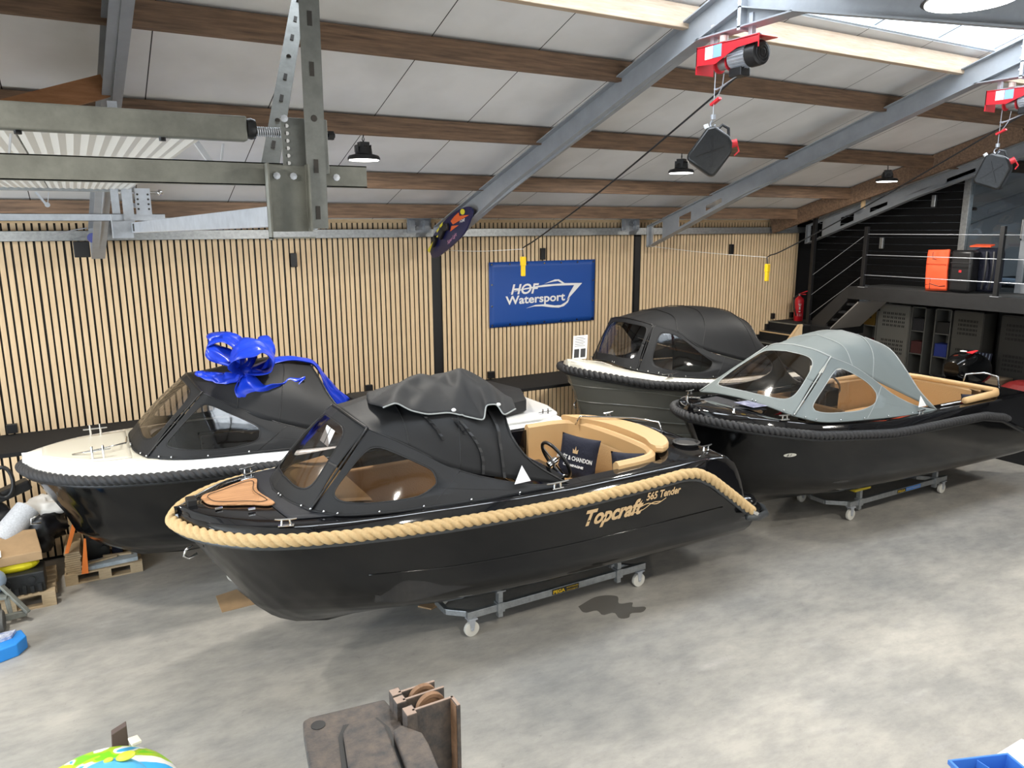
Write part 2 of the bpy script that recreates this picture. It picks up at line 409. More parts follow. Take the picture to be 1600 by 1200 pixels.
canB = Canopy(9.0, [(.30, 0, 1.73), (.32, .4, 1.72), (.42, .70, 1.71), (.70, .85, 1.69), (1.01, .92, 1.68), (1.80, .98, 1.66), (2.9, .98, 1.60)], 2,
  [[(1.01, .60, 2.30), (.96, .3, 2.37), (.94, 0, 2.40)],
   [(1.33, .72, 2.12), (1.40, .5, 2.37), (1.45, 0, 2.48)],
   [(1.73, .85, 1.93), (1.82, .70, 2.26), (1.92, .4, 2.45), (1.96, 0, 2.50)],
   [(2.9, .97, 1.60), (2.55, .9, 1.85), (2.36, .75, 2.08), (2.30, .4, 2.31), (2.30, 0, 2.42)]],
  [(1.01, .60, 2.30), (1.33, .72, 2.12), (1.73, .85, 1.93), (2.3, .93, 1.73), (2.9, .98, 1.60)])
canC = Canopy(9.2, [(6.92, 0, 2.00), (6.95, .32, 1.96), (7.08, .56, 1.91), (7.35, .80, 1.86), (7.8, .92, 1.79), (8.45, .98, 1.74), (10.1, .98, 1.68)], 2,
  [[(7.40, .50, 2.56), (7.33, .28, 2.60), (7.30, 0, 2.62)],
   [(7.76, .66, 2.44), (7.85, .45, 2.65), (7.9, 0, 2.72)],
   [(8.13, .80, 2.18), (8.3, .66, 2.52), (8.4, .4, 2.70), (8.45, 0, 2.75)],
   [(9.3, .95, 1.84), (9.1, .75, 2.42), (9.1, .4, 2.64), (9.1, 0, 2.68)],
   [(10.1, .98, 1.68), (9.75, .85, 1.9), (9.6, .6, 2.12), (9.6, .35, 2.40), (9.65, 0, 2.50)]],
  [(7.40, .50, 2.56), (7.76, .66, 2.44), (8.13, .80, 2.18), (8.7, .90, 1.98), (9.3, .95, 1.84), (10.1, .98, 1.68)])
canD = Canopy(6.65, [(7.12, 0, 1.88), (7.13, .4, 1.86), (7.20, .78, 1.80), (7.50, .97, 1.73), (8.2, 1.03, 1.68), (9.0, 1.03, 1.63), (9.72, 1.0, 1.60)], 2,
  [[(8.15, .50, 2.38), (8.08, .3, 2.45), (8.05, 0, 2.48)],
   [(8.43, .62, 2.26), (8.48, .42, 2.48), (8.5, 0, 2.58)],
   [(8.70, .73, 2.08), (8.82, .62, 2.38), (8.95, .36, 2.55), (9.0, 0, 2.60)],
   [(9.72, 1.0, 1.60), (9.50, .88, 1.85), (9.38, .72, 2.14), (9.48, .4, 2.36), (9.52, 0, 2.46)]],
  [(8.15, .50, 2.38), (8.43, .62, 2.26), (8.70, .73, 2.08), (9.0, .84, 1.86), (9.35, .95, 1.69), (9.72, 1.0, 1.60)])

# ================================================================== THE HALL
YU, YL, ZL = 11.37, 10.39, 1.415          # upper wall, lower wall, top of the ledge
SL, RC = .31, 7.65                         # roof slope, height of the panels at y=0 (extended)
RY = 4.80                                  # ridge
def zr(y): return RC - SL * y if y >= RY else RC - SL * RY - SL * (RY - y)
struct(MB().box(-5.2, 20, -2.0, 15, -.2, 0).build('floor', FLOOR))
struct(MB().box(-5.2, 14.3, YU + .015, YU + .25, 0, 4.6).build('wall_back', DARK))
struct(MB().box(-5.2, 13.0, YL + .012, YL + .14, 0, ZL - .04).build('wall_back_lower', DARK))
m = MB(); m.box(-5.2, -5.0, -2, 2.6, 0, 6.4); m.box(-5.2, -5.0, 6.9, 11.6, 0, 6.4); m.box(-5.2, -5.0, 2.6, 6.9, 4.1, 6.4)
struct(m.build('wall_left', PANEL))
struct(MB().box(-5.2, 20, -2.1, -1.95, 0, 4.7).build('wall_front', CABG))
struct(MB().box(19.0, 19.2, -2, 15, 0, 6.4).build('wall_right', mat('office_wall', (.42, .43, .45), .7)))
struct(MB().box(14.3, 20, 14.0, 14.2, 0, 6.4).build('wall_far', mat('far_wall', (.12, .12, .12), .7)))
# slat cladding
def slats(x0, x1, y, z0, z1, gaps, seed):
    rnd = random.Random(seed); m = MB(); x = x0
    while x < x1:
        if not any(a < x + .03 < b for a, b in gaps):
            j = rnd.uniform(-.003, .003); zt = z1; zb = z0
            m.box(x + j, x + j + .0565, y - rnd.uniform(.016, .021), y, zb, zt)
        x += .0812
    return m
struct(slats(-4.9, 13.68, YU, ZL + .005, 3.92, [(4.97, 5.12), (9.17, 9.30)], 3).build('trim_1', SLAT), 'pale pine slat cladding of the upper back wall')
struct(slats(-4.9, 12.9, YL, .04, ZL - .05, [], 5).build('trim_2', SLAT), 'pale pine slat cladding below the black ledge')
struct(slats(-4.9, 13.6, YU + .005, 3.98, 4.10, [], 6).build('trim_3', SLAT), 'short pine slats between gutter rail and roof')
struct(MB().box(-4.9, 13.65, YU - .04, YU + .04, 4.085, 4.16).build('trim_4', PINE))
m = MB(); m.box(-5, 12.9, YL - .015, YU + .05, ZL - .05, ZL)
struct(m.build('trim_5', FELT), 'black felt covered ledge along the slatted wall')
# steel gutter rail at the wall head
m = MB(); m.box(-4.9, 13.9, YU - .13, YU - .125, 3.86, 3.99); m.box(-4.9, 13.9, YU - .13, YU - .06, 3.86, 3.865); m.box(-4.9, 13.9, YU - .13, YU - .06, 3.985, 3.99); m.box(-4.9, 13.9, YU - .14, YU - .125, 3.915, 3.935)
struct(m.build('trim_6', GALV), 'galvanised steel rail along the wall head')
# ceiling : two slopes with the ridge skylight left open
def slope(x0, x1, ya, yb, t=.06):
    m = MB(); P = [(x0, ya, zr(ya)), (x1, ya, zr(ya)), (x1, yb, zr(yb)), (x0, yb, zr(yb))]; return m.prism(P, (0, 0, t))
m = slope(-5.2, 20, 5.38, 14.2); m.prism([(-5.2, -2.1, zr(-2.1)), (20, -2.1, zr(-2.1)), (20, 4.22, zr(4.22)), (-5.2, 4.22, zr(4.22))], (0, 0, .06))
m.prism([(-5.2, 4.22, zr(4.22)), (.6, 4.22, zr(4.22)), (.6, 4.8, zr(4.8)), (.6, 5.38, zr(5.38)), (-5.2, 5.38, zr(5.38)), (-5.2, 4.8, zr(4.8))], (0, 0, .06))
m.prism([(13.0, 4.22, zr(4.22)), (20, 4.22, zr(4.22)), (20, 4.8, zr(4.8)), (20, 5.38, zr(5.38)), (13.0, 5.38, zr(5.38)), (13.0, 4.8, zr(4.8))], (0, 0, .06))
struct(m.build('ceiling', PANEL))
# skylight
fr = MB()
for y0, y1 in ((5.42, 5.35), (4.18, 4.25)):
    fr.prism([(.6, y0, zr(y0) + .005), (13.0, y0, zr(y0) + .005), (13.0, y1, zr(y1) + .005), (.6, y1, zr(y1) + .005)], (0, 0, .05))
for i in range(12):
    x = .75 + i * 1.1
    fr.bar((x, 5.36, zr(5.36) + .04), (x, RY, zr(RY) + .04), .035, .03); fr.bar((x, 4.22, zr(4.22) + .04), (x, RY, zr(RY) + .04), .035, .03)
wn = struct(fr.build('window_1', mat('pale_blue_frame', (.55, .66, .78), .5)), 'ridge skylight')
SKYG = bpy.data.materials.new('skylight_glass'); SKYG.use_nodes = True; nt = SKYG.node_tree; n = nt.nodes; n.remove(n['Principled BSDF'])
tr_ = n.new('ShaderNodeBsdfTransparent'); tl_ = n.new('ShaderNodeBsdfTranslucent'); mx_ = n.new('ShaderNodeMixShader'); mx_.inputs[0].default_value = .25
nt.links.new(tr_.outputs[0], mx_.inputs[1]); nt.links.new(tl_.outputs[0], mx_.inputs[2]); nt.links.new(mx_.outputs[0], n['Material Output'].inputs[0])
g = MB(); g.prism([(.6, 5.42, zr(5.42) + .07), (13, 5.42, zr(5.42) + .07), (13, RY, zr(RY) + .07), (.6, RY, zr(RY) + .07)], (0, 0, .01)); g.prism([(.6, 4.18, zr(4.18) + .07), (13, 4.18, zr(4.18) + .07), (13, RY, zr(RY) + .07), (.6, RY, zr(RY) + .07)], (0, 0, .01))
g.build('skylight_pane', SKYG, wn)
# purlins
def purlin(y, x0, x1, mt, label, h=.20, wd=.085):
    z = zr(y) - h
    o = MB().box(x0, x1, y - wd, y, z, zr(y) - .005).build('roof_beam', mt, bevel=.006)
    tag(o, label, 'beam', 'timber roof beams under the white panels')
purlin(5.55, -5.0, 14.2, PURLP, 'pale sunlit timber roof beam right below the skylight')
purlin(6.50, -5.0, 14.2, PURL, 'brown timber roof beam, second one down from the skylight')
purlin(8.02, -5.0, 19.0, PURL, 'dark timber roof beam from which three lamps hang, scorched patches on its underside')
purlin(9.52, -5.0, 13.3, PURL, 'timber roof beam, second one up from the slatted wall')
purlin(10.66, -5.0, 13.3, PURL, 'timber roof beam closest to the slatted wall')
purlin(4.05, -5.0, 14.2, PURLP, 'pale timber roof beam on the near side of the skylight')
purlin(2.55, -5.0, 14.2, PURL, 'timber roof beam above the big bright lamp, near slope')
purlin(.9, -5.0, 14.2, PURL, 'timber roof beam nearest the front wall, near slope')
# sloping timber along the roof end
tag(MB().bar((12.65, 11.2, zr(11.2) - .17), (12.85, 6.6, zr(6.6) - .17), .09, .30).build('end_timber', PURL), 'sloping timber closing the roof above the black wall', 'beam')
tag(MB().bar((13.1, 9.45, 4.33), (13.1, 9.45, 4.60), .05, .06).build('timber_stud', PINE), 'short pale timber stud between end timber and castellated rafter', 'stud')
tag(MB().bar((-1.5, 7.05, 4.47), (.34, 7.05, 5.11), .06, .17).build('diagonal_timber', wood('orange_timber', (.42, .20, .085), (.30, .13, .05), (1, 6, 6))), 'orange brown timber brace sloping to the left steel rafter', 'brace')

# rafters: I-section, castellated near the wall, haunch at the ridge
def rafter(X, label, cast, foot=10.98, Xf=None):
    t = thing('steel_rafter', label, 'rafter', (Xf or X, foot, 3.6), 'grey steel portal rafters')
    Xf = X if Xf is None else Xf
    S2 = .318
    xx = lambda y: Xf + (X - Xf) * (foot - y) / (foot - RY) if y > RY else X
    top = lambda y: 7.52 - S2 * y
    dp = lambda y: .24 + max(0, y - 8.6) * .058
    fwid = .075; ft = .012
    m = MB()
    ys = list(np.linspace(foot, RY, 9))
    for q0, q1 in zip(ys[:-1], ys[1:]):
        for lo in (0, 1):
            f = lambda y: top(y) - (dp(y) if lo else 0)
            m.prism([(xx(q0) - fwid, q0, f(q0)), (xx(q0) + fwid, q0, f(q0)), (xx(q1) + fwid, q1, f(q1)), (xx(q1) - fwid, q1, f(q1))], (0, 0, -ft))
    holes = []
    y = foot - .04
    for k in range(cast):
        w_ = .30 if k == 0 else .24 + .06 * k
        holes.append((y - w_, y)); y -= w_ + (.42 if k == 0 else .34)
    cur = foot
    def web(a, b, u0, u1, v0, v1):
        m.prism([(xx(a) - .005, a, top(a) + u0), (xx(b) - .005, b, top(b) + u1), (xx(b) - .005, b, top(b) + v1), (xx(a) - .005, a, top(a) + v0)], (.01, 0, 0))
    for k, (a, b) in enumerate(holes):
        web(cur, b, -ft, -ft, -dp(cur), -dp(b))
        h = .035 if k == 0 else .07 + .030 * k
        web(b, a, -ft, -ft, -h, -h); web(b, a, -dp(b) + h * .6, -dp(a) + h * .6, -dp(b), -dp(a)); cur = a
    web(cur, RY, -ft, -ft, -dp(cur), -dp(RY))
    m.prism([(Xf - fwid, foot, top(foot)), (Xf + fwid, foot, top(foot)), (Xf + fwid, foot, top(foot) - dp(foot) - .01), (Xf - fwid, foot, top(foot) - dp(foot) - .01)], (0, .015, 0))
    zt = top(RY); ye = -1.9; ze = zt - .283 * (RY - ye); d = .24
    for off in (0, -d):
        m.prism([(X - fwid, RY, zt + off), (X + fwid, RY, zt + off), (X + fwid, ye, ze + off), (X - fwid, ye, ze + off)], (0, 0, -ft))
    m.prism([(X - .005, RY, zt - ft), (X - .005, ye, ze - ft), (X - .005, ye, ze - d), (X - .005, RY, zt - d)], (.01, 0, 0))
    m.build('rafter_profile', STEEL, t)
    h = MB(); zh = 5.60; hy = (7.52 - .24 - zh) / S2; hy2 = 2 * RY - hy
    h.prism([(X - .006, hy, zh), (X - .006, RY, zt - d), (X - .006, hy2, zh)], (.012, 0, 0))
    h.prism([(X - fwid, hy + .05, zh), (X + fwid, hy + .05, zh), (X + fwid, hy2 - .05, zh), (X - fwid, hy2 - .05, zh)], (0, 0, -ft))
    h.build('haunch_plate', STEEL, t)
    e = MB(); e.box(X - fwid, X + fwid, RY - .018, RY + .018, zh - .03, zt)
    for k in range(3): e.lathe([(.0, 0), (.016, 0), (.016, .02), (0, .022)], (X - fwid + .03, RY + .018, zh + .06 + k * .12), 'y', 8)
    e.build('ridge_plate', GALVL, t)
    return t
rafter(.46, 'grey steel rafter at the upper left, behind the overhead door', 0, Xf=.24)
rafter(4.95, 'grey steel rafter with a wakeboard at its foot, red hoist at its ridge', 2)
rafter(9.20, 'grey castellated steel rafter, the middle one right of the banner', 3)
rafter(13.50, 'grey castellated steel rafter in front of the black plank wall', 5)
# rafter feet brackets on the wall rail, dark wall posts
for X, lab in ((.42, 'grey bolted bracket cluster on the wall rail, upper left'), (4.75, 'grey bolted bracket cluster on the wall rail beside the wakeboard'), (8.95, 'grey bolted bracket cluster on the wall rail, foot of middle rafter'), (13.2, 'grey bolted bracket cluster on the wall rail, right end')):
    m = MB(); m.box(X - .22, X + .18, YU - .16, YU - .14, 3.93, 4.16); m.box(X - .2, X - .12, YU - .24, YU - .14, 3.96, 4.12); m.box(X + .04, X + .12, YU - .24, YU - .14, 3.96, 4.12)
    for i in range(2):
        for j in range(2): m.lathe([(0, 0), (.028, 0), (.028, -.03), (0, -.03)], (X - .07 + i * .1, YU - .16, 4.0 + j * .08), 'y', 8)
    tag(m.build('rail_bracket', STEEL), lab, 'bracket', 'steel brackets on the wall rail')
for X in (5.04, 9.235):
    m = MB(); m.prism([(X - .03, YU - .0, ZL), (X + .05, YU, ZL), (X + .07, YU, 3.86), (X - .07, YU, 3.86)], (0, .04, 0))
    o = m.build('trim_7' if X < 6 else 'trim_8', DARK); struct(o, 'dark wall post between slat panels')
# wall sockets and small black spotlights
def wbox(x, z, w_, h_, name, lab, cat, grp, y=YU):
    m = MB(); m.box(x - w_ / 2, x + w_ / 2, y - .075, y - .015, z - h_ / 2, z + h_ / 2); t = m.build(name, BPLAS, bevel=.006); tag(t, lab, cat, grp); return t
for x, lab in ((2.77, 'small black wall light on the slats above the left boat'), (7.09, 'small black wall light directly above the blue banner'), (11.63, 'small black wall light high on the slats right of the banner')):
    wbox(x, 3.55, .09, .20, 'wall_light', lab, 'wall light', 'black wall lights on the slats')
for x, z, lab in ((-.95, 1.50, 'black wall socket at the left edge above the ledge'), (3.83, 1.50, 'black wall socket just above the ledge behind the front canopy'), (6.04, 1.50, 'black wall socket just above the ledge below the banner'), (12.81, 1.88, 'black wall socket beside the middle step'), (12.55, 1.67, 'black wall socket beside the lowest step'), (12.98, 2.10, 'black wall socket above the top step'), (13.57, 2.09, 'black wall socket left of the fire extinguisher')):
    wbox(x, z, .12 if x < 12 else .08, .12, 'wall_socket', lab, 'socket', 'black wall sockets')

# banner
t = thing('banner', 'blue HOF Watersport banner with white boat emblem on slatted wall', 'banner', (7.1, YU - .045, 2.8))
bx0, bx1, bz0, bz1 = ony_x = (6.02, 8.21, 2.32, 3.43)
rows = []
for i in range(13):
    r = []
    for j in range(21):
        u, v = j / 20, i / 12
        r.append((bx0 + (bx1 - bx0) * u, YU - .045 - .012 * abs(math.sin(u * 5) * math.sin(v * 4 + u)) * 1, bz0 + (bz1 - bz0) * v))
    rows.append(r)
MB().grid(rows).build('banner_cloth', BANN, t, smooth='all', solid=.002)
m = MB(); ym = YU - .062
def BP(u, v): return (bx0 + (bx1 - bx0) * u, ym, bz0 + (bz1 - bz0) * v)
put_text(m, 'HOF', .24, BP(.185, .50), (1, 0, 0), (0, 0, 1), shear=.25, bold=.006, width=.58)
put_text(m, 'Watersport', .20, BP(.145, .345), (1, 0, .015), (0, 0, 1), bold=.005, width=1.22)
def poly(pts, n=1): m.prism([BP(*p) for p in pts], (0, -.002, 0))
poly([(.50, .64), (.60, .70), (.64, .70), (.70, .63), (.67, .635), (.63, .675), (.58, .665)])
poly([(.17, .52), (.32, .585), (.50, .625), (.70, .635), (.87, .625), (.80, .50), (.72, .36), (.745, .47), (.79, .595), (.60, .60), (.42, .585), (.26, .55)])
pts = [(.33, .27), (.42, .315), (.52, .315), (.60, .285), (.66, .285), (.71, .33), (.75, .40), (.73, .32), (.69, .265), (.64, .245), (.56, .26), (.48, .285), (.40, .29)]
poly(pts)
m.build('emblem_print', WPRINT, t)
for k in range(7):
    for v in (.035, .965):
        MB().lathe([(0, 0), (.016, 0), (.016, -.006), (.006, -.006)], BP(.02 + .16 * k, v), 'y', 8).build('eyelet', CHROME, t)
for v in (.33, .66):
    for u in (.02, .98): MB().lathe([(0, 0), (.016, 0), (.016, -.006), (.006, -.006)], BP(u, v), 'y', 8).build('eyelet', CHROME, t)

# ------------------------------------------------------------------ lamps
def lamp_proto():
    t = thing('hanging_lamp', '', 'lamp', (0, 0, 0), 'round high bay lamps under the roof beams')
    m = MB(); m.lathe([(.0, .10), (.075, .10), (.085, .085), (.09, .03), (.155, .012), (.17, -.01), (.17, -.03), (.158, -.032)], n=28); m.build('lamp_housing', BPLAS, t, smooth=True)
    m = MB(); m.box(-.05, .05, -.05, .05, .10, .15)
    for k in range(6): m.box(-.08 + k * .028, -.074 + k * .028, -.06, .06, .05, .12)
    m.build('heat_sink', BPLAS, t)
    MB().lathe([(0, -.030), (.155, -.030), (.155, -.036), (0, -.040)], n=28).build('lamp_lens', EMIT, t)
    h = MB(); h.tube([(0, 0, .15), (.012, 0, .18), (0, 0, .21), (-.012, 0, .18), (0, 0, .152)], .005, 6, close=False); h.build('hook', BPLAS, t)
    MB().tube([(0, 0, .20), (.02, .01, .26), (0, .02, .34)], .006, 6).build('lamp_cable', BPLAS, t)
    return t
LP = [((2.75, 7.96, 4.74), 'high bay lamp hanging above the boat with the blue bow'), ((7.17, 7.96, 4.74), 'high bay lamp hanging between the two middle rafters'),
      ((11.58, 7.96, 4.74), 'high bay lamp hanging near the black plank wall'), ((3.02, 1.80, 4.86), 'large looking bright lamp at the top right corner'),
      ((-1.65, 7.96, 4.74), 'high bay lamp left of the view'), ((-1.4, 1.8, 4.86), 'high bay lamp near slope, left of the camera'), ((7.4, 1.8, 4.86), 'high bay lamp near slope, right of the camera'), ((11.8, 1.8, 4.86), 'high bay lamp near slope above the platform')]
pr = lamp_proto()
for i, (p, lab) in enumerate(LP):
    o = pr if i == 0 else copy_tree(pr)
    place(o, p, i * .4, lab)
    l = bpy.data.lights.new('lamp_light', 'AREA'); l.shape = 'DISK'; l.size = .30; l.energy = 120; l.color = (1, .95, .86)
    lo = bpy.data.objects.new('lamp_light', l); C.objects.link(lo); lo.location = (p[0], p[1], p[2] - .06)
# office lamps beyond
for p, lab in (((15.6, 9.0, 4.72), 'flat ceiling spot in the room behind the platform, nearer one'), ((16.9, 9.6, 4.35), 'flat ceiling spot in the room behind the platform, farther one')):
    MBl = MB().lathe([(0, .04), (.13, .04), (.15, 0), (.13, -.03), (0, -.03)], p, n=20).build('ceiling_spot', BPLAS, smooth=True); tag(MBl, lab, 'lamp', 'flat spots in the back room')
l = bpy.data.lights.new('office_light', 'AREA'); l.size = 1.2; l.energy = 35; l.color = (.85, .93, 1)
lo = bpy.data.objects.new('office_light', l); C.objects.link(lo); lo.location = (16.8, 7.0, 4.6)

# ================================================================== BOATS
def hull_rows(bt, sg, NU=90):
    us = [(i / NU) ** 1.7 for i in range(NU + 1)]
    LV = bt.LV; rr = []
    for a, b in zip(LV[:-1], LV[1:]):
        for k in range(3 if a[0] >= .18 else 2):
            n = 3 if a[0] >= .18 else 2
            t = k / n; rr.append(tuple(a[q] + (b[q] - a[q]) * t for q in range(3)))
    rr.append(LV[-1])
    rows = []
    for r, B, k in rr:
        rows.append([(lambda p: (p[0], bt.Yc - sg * p[1], p[2]))(bt.level(r, B, k, u)) for u in us])
    return rows
def build_hull(bt, mt, root, strakes=False):
    m = MB()
    for sg in (1, -1): m.grid(hull_rows(bt, sg))
    # transom
    ra = [r[-1] for r in hull_rows(bt, 1)]; rb = [r[-1] for r in hull_rows(bt, -1)]
    m.vf(ra + rb, [tuple(range(len(ra))) + tuple(len(ra) + i for i in range(len(rb)))[::-1]])
    o = m.build('hull', mt, root, smooth=True, weld=True)
    if strakes:
        for i, r in enumerate((.84, .68, .52, .38)):
            for sg in (1, -1):
                P = []
                for u in [(k / 60) ** 1.6 for k in range(61)]:
                    Bv = float(np.interp(r, [q[0] for q in bt.LV], [q[1] for q in bt.LV])); kv = float(np.interp(r, [q[0] for q in bt.LV], [q[2] for q in bt.LV]))
                    x, b, z = bt.level(r, Bv, kv, u); P.append((x, bt.Yc - sg * (b + .002), z))
                MB().tube(P, .012, 6).build('hull_strake', mt, o)
    return o
def rope_path(bt, out, dz=0, xend=None, n=260):
    x1 = xend or bt.xe
    xs = [bt.x0 + (x1 - bt.x0) * (i / n) ** 1.6 for i in range(n + 1)]
    near = [(x, bt.Yc - bt.b(x), bt.zs(x) + dz) for x in xs]
    L = [(x, 2 * bt.Yc - y, z) for x, y, z in near[::-1]] + near[1:]
    L = catmull(L[::3] if (len(L) - 1) % 3 == 0 else L[::3] + [L[-1]], 620)
    # push outward
    res = []
    for i, p in enumerate(L):
        d = L[min(i + 1, len(L) - 1)] - L[max(i - 1, 0)]; nrm = np.array([d[1], -d[0], 0.0]); nrm /= (np.linalg.norm(nrm) + 1e-9)
        q = p + nrm * out * (1 if True else 0); res.append(q)
    # keep outward orientation (away from the centre line / bow forward)
    c = np.array([bt.x0 + 2.5, bt.Yc, 0])
    if np.linalg.norm((res[310] - c)[:2]) < np.linalg.norm((L[310] - c)[:2]):
        res = [2 * p - q for p, q in zip(L, res)]
    return res
def rope(name, path, R, mt, root, pitch=.5, lobes=3, n=12, ends=True):
    P = [Vector(p) for p in path]
    L = [0]
    for a, b in zip(P[:-1], P[1:]): L.append(L[-1] + (b - a).length)
    tot = L[-1]; N = int(tot / min(.02, pitch / 22)); arr = np.array(path)
    pts = [Vector([float(np.interp(i / N * tot, L, arr[:, k])) for k in range(3)]) for i in range(N + 1)]
    vs = []; fs = []
    for i, p in enumerate(pts):
        d = (pts[min(i + 1, N)] - pts[max(i - 1, 0)]).normalized()
        a = Vector((0, 0, 1)) - d * d.z; a.normalize(); b = d.cross(a); ph = 2 * math.pi * (i / N * tot) / pitch
        for k in range(n * 2):
            t = math.pi * k / n
            r = R * (.56 + .50 * abs(math.cos(lobes / 2 * (t - ph))) ** .62)
            vs.append(p + r * (math.cos(t) * a + math.sin(t) * b))
    nn = n * 2
    for i in range(N):
        for k in range(nn): k2 = (k + 1) % nn; fs.append((i * nn + k, i * nn + k2, (i + 1) * nn + k2, (i + 1) * nn + k))
    fs += [tuple(range(nn))[::-1], tuple(N * nn + k for k in range(nn))]
    return MB().vf(vs, fs).build(name, mt, root, smooth='all')
def deck(bt, root, mt, ins, xa, xb, wi, rb=.35, zd=None, crown=.03, inner_floor=.80, liner=GELD, skirt=.05, xend=None, name='deck'):
    """deck moulding: skirt from the rope line up, crowned deck, open well between xa and xb"""
    xe = xend or bt.xe
    zdk = zd or (lambda x: bt.zs(x) + bt.dl)
    N = 120; xs = [bt.x0 - .005 + (xe - bt.x0 + .005) * (i / N) ** 1.35 for i in range(N + 1)]
    def bo(x): return max(.012, bt.b(x) - skirt - .01)
    def bi(x):
        if x <= xa or x >= xb: return 0
        ra = .55
        f = 1
        if x < xa + ra: f = math.sqrt(max(0, 1 - ((xa + ra - x) / ra) ** 2))
        if x > xb - rb: f = min(f, math.sqrt(max(0, 1 - ((x - xb + rb) / rb) ** 2)))
        return min(wi * f, bo(x) - .12)
    m = MB()
    for sg in (1, -1):
        rows = []
        for x in xs:
            b, i_, z = bo(x), bi(x), zdk(x)
            r = [(x, bt.Yc - sg * (b + skirt), bt.zs(x) + .005), (x, bt.Yc - sg * (b + skirt * .8), bt.zs(x) + .02), (x, bt.Yc - sg * (b + skirt * .25), z - .022), (x, bt.Yc - sg * (b - .008), z - .004), (x, bt.Yc - sg * (b - .03 if b > .05 else b * .8), z)]
            for k in range(1, 9):
                y = (b - .03) + (i_ - (b - .03)) * k / 8 if b > .05 else b * .8 * (1 - k / 8)
                r.append((x, bt.Yc - sg * y, z + crown * (1 - (y / max(b, .01)) ** 2)))
            rows.append(r)
        m.grid(rows)
    b0_ = bo(xs[0]); m.vf([(xs[0], bt.Yc - y, z) for y, z in ((b0_ + skirt, bt.zs(xs[0])), (b0_, zdk(xs[0]) + crown), (-b0_, zdk(xs[0]) + crown), (-b0_ - skirt, bt.zs(xs[0])))], [(0, 1, 2, 3)])
    # stern closing wall
    x = xe; r = []
    b, z = bo(x), zdk(x)
    prof = [(x, bt.Yc - (b + skirt), bt.zs(x)), (x, bt.Yc - b, z)] + [(x, bt.Yc - b * t, z + crown * (1 - t * t)) for t in np.linspace(.95, -.95, 15)] + [(x, bt.Yc + b, z), (x, bt.Yc + b + skirt, bt.zs(x))]
    m.vf(prof, [tuple(range(len(prof)))])
    o = m.build(name, mt, root, smooth=True, weld=True)
    # liner
    if xb > xa:
        l = MB(); M2 = 60; xx = [xa + .01 + (xb - xa - .02) * i / M2 for i in range(M2 + 1)]
        for sg in (1, -1):
            l.grid([[(x, bt.Yc - sg * bi(x), zdk(x) + crown * (1 - (bi(x) / bo(x)) ** 2)), (x, bt.Yc - sg * (bi(x) + .0), zdk(x) - .3), (x, bt.Yc - sg * max(0, bi(x) - .04), inner_floor)] for x in xx])
            l.grid([[(x, bt.Yc - sg * max(0, bi(x) - .04), inner_floor), (x, bt.Yc, inner_floor)] for x in xx])
        l.build('cockpit_liner', liner, root, smooth=True)
    return bo, bi, zdk
def rim(bt, root, mt, bi, zdk, xa, xb, r=.014, name='coaming_rail'):
    P = [(x, bt.Yc - bi(x) - .02, zdk(x) + .035) for x in np.linspace(xa + .1, xb - .05, 30)]
    o = MB().tube(P, r, 8).build(name, mt, root, smooth='all'); return o
def ring_panel(S, outer, inner, frame_name, pane_name, mf, mp, root, K=6, ksub=3):
    """panel with a window: outer / inner are uv polygons (same winding); ray sampled about the inner centre"""
    cu = sum(p[0] for p in inner) / len(inner); cv = sum(p[1] for p in inner) / len(inner)
    def dense(poly, n=None, rnd=0):
        out = []
        for i in range(len(poly)):
            a, b = poly[i], poly[(i + 1) % len(poly)]
            for k in range(24): out.append((a[0] + (b[0] - a[0]) * k / 24, a[1] + (b[1] - a[1]) * k / 24))
        return out
    def smoothp(P, it):
        for _ in range(it):
            P = [((P[i - 1][0] + 2 * P[i][0] + P[(i + 1) % len(P)][0]) / 4, (P[i - 1][1] + 2 * P[i][1] + P[(i + 1) % len(P)][1]) / 4) for i in range(len(P))]
        return P
    O = dense(outer); I = smoothp(dense(inner), 70)
    NA = 144
    def ray(P, t):
        dx, dy = math.cos(t), math.sin(t); best = None
        for i in range(len(P)):
            a, b = P[i], P[(i + 1) % len(P)]
            ex, ey = b[0] - a[0], b[1] - a[1]; den = dx * ey - dy * ex
            if abs(den) < 1e-12: continue
            s_ = ((a[0] - cu) * ey - (a[1] - cv) * ex) / den; q = ((a[0] - cu) * dy - (a[1] - cv) * dx) / den
            if s_ > 0 and -1e-6 <= q <= 1 + 1e-6 and (best is None or s_ > best): best = s_
        return (cu + dx * best, cv + dy * best)
    angs = [2 * math.pi * k / NA for k in range(NA)]
    # make sure the outer corners are hit
    for p in outer:
        t = math.atan2(p[1] - cv, p[0] - cu) % (2 * math.pi); j = min(range(NA), key=lambda k: abs(angs[k] - t)); angs[j] = t
    Or = [ray(O, t) for t in angs]; Ir = [ray(I, t) for t in angs]
    rows = [[S(o[0] + (i_[0] - o[0]) * k / K, o[1] + (i_[1] - o[1]) * k / K) for o, i_ in zip(Or + Or[:1], Ir + Ir[:1])] for k in range(K + 1)]
    fo = MB().grid(rows).build(frame_name, mf, root, smooth='all', solid=.007, norm=False)
    rows = [[S(i_[0] + (cu - i_[0]) * k / 8, i_[1] + (cv - i_[1]) * k / 8) for i_ in Ir + Ir[:1]] for k in range(9)]
    po = MB().grid(rows).build(pane_name, mp, fo, smooth='all', norm=False)
    # stitched welt round the window
    MB().tube([S(*q) for q in Ir], .006, 6, close=True).build('window_welt', SEAMB if mf is not CANG else SEAMW, fo, smooth='all')
    return fo
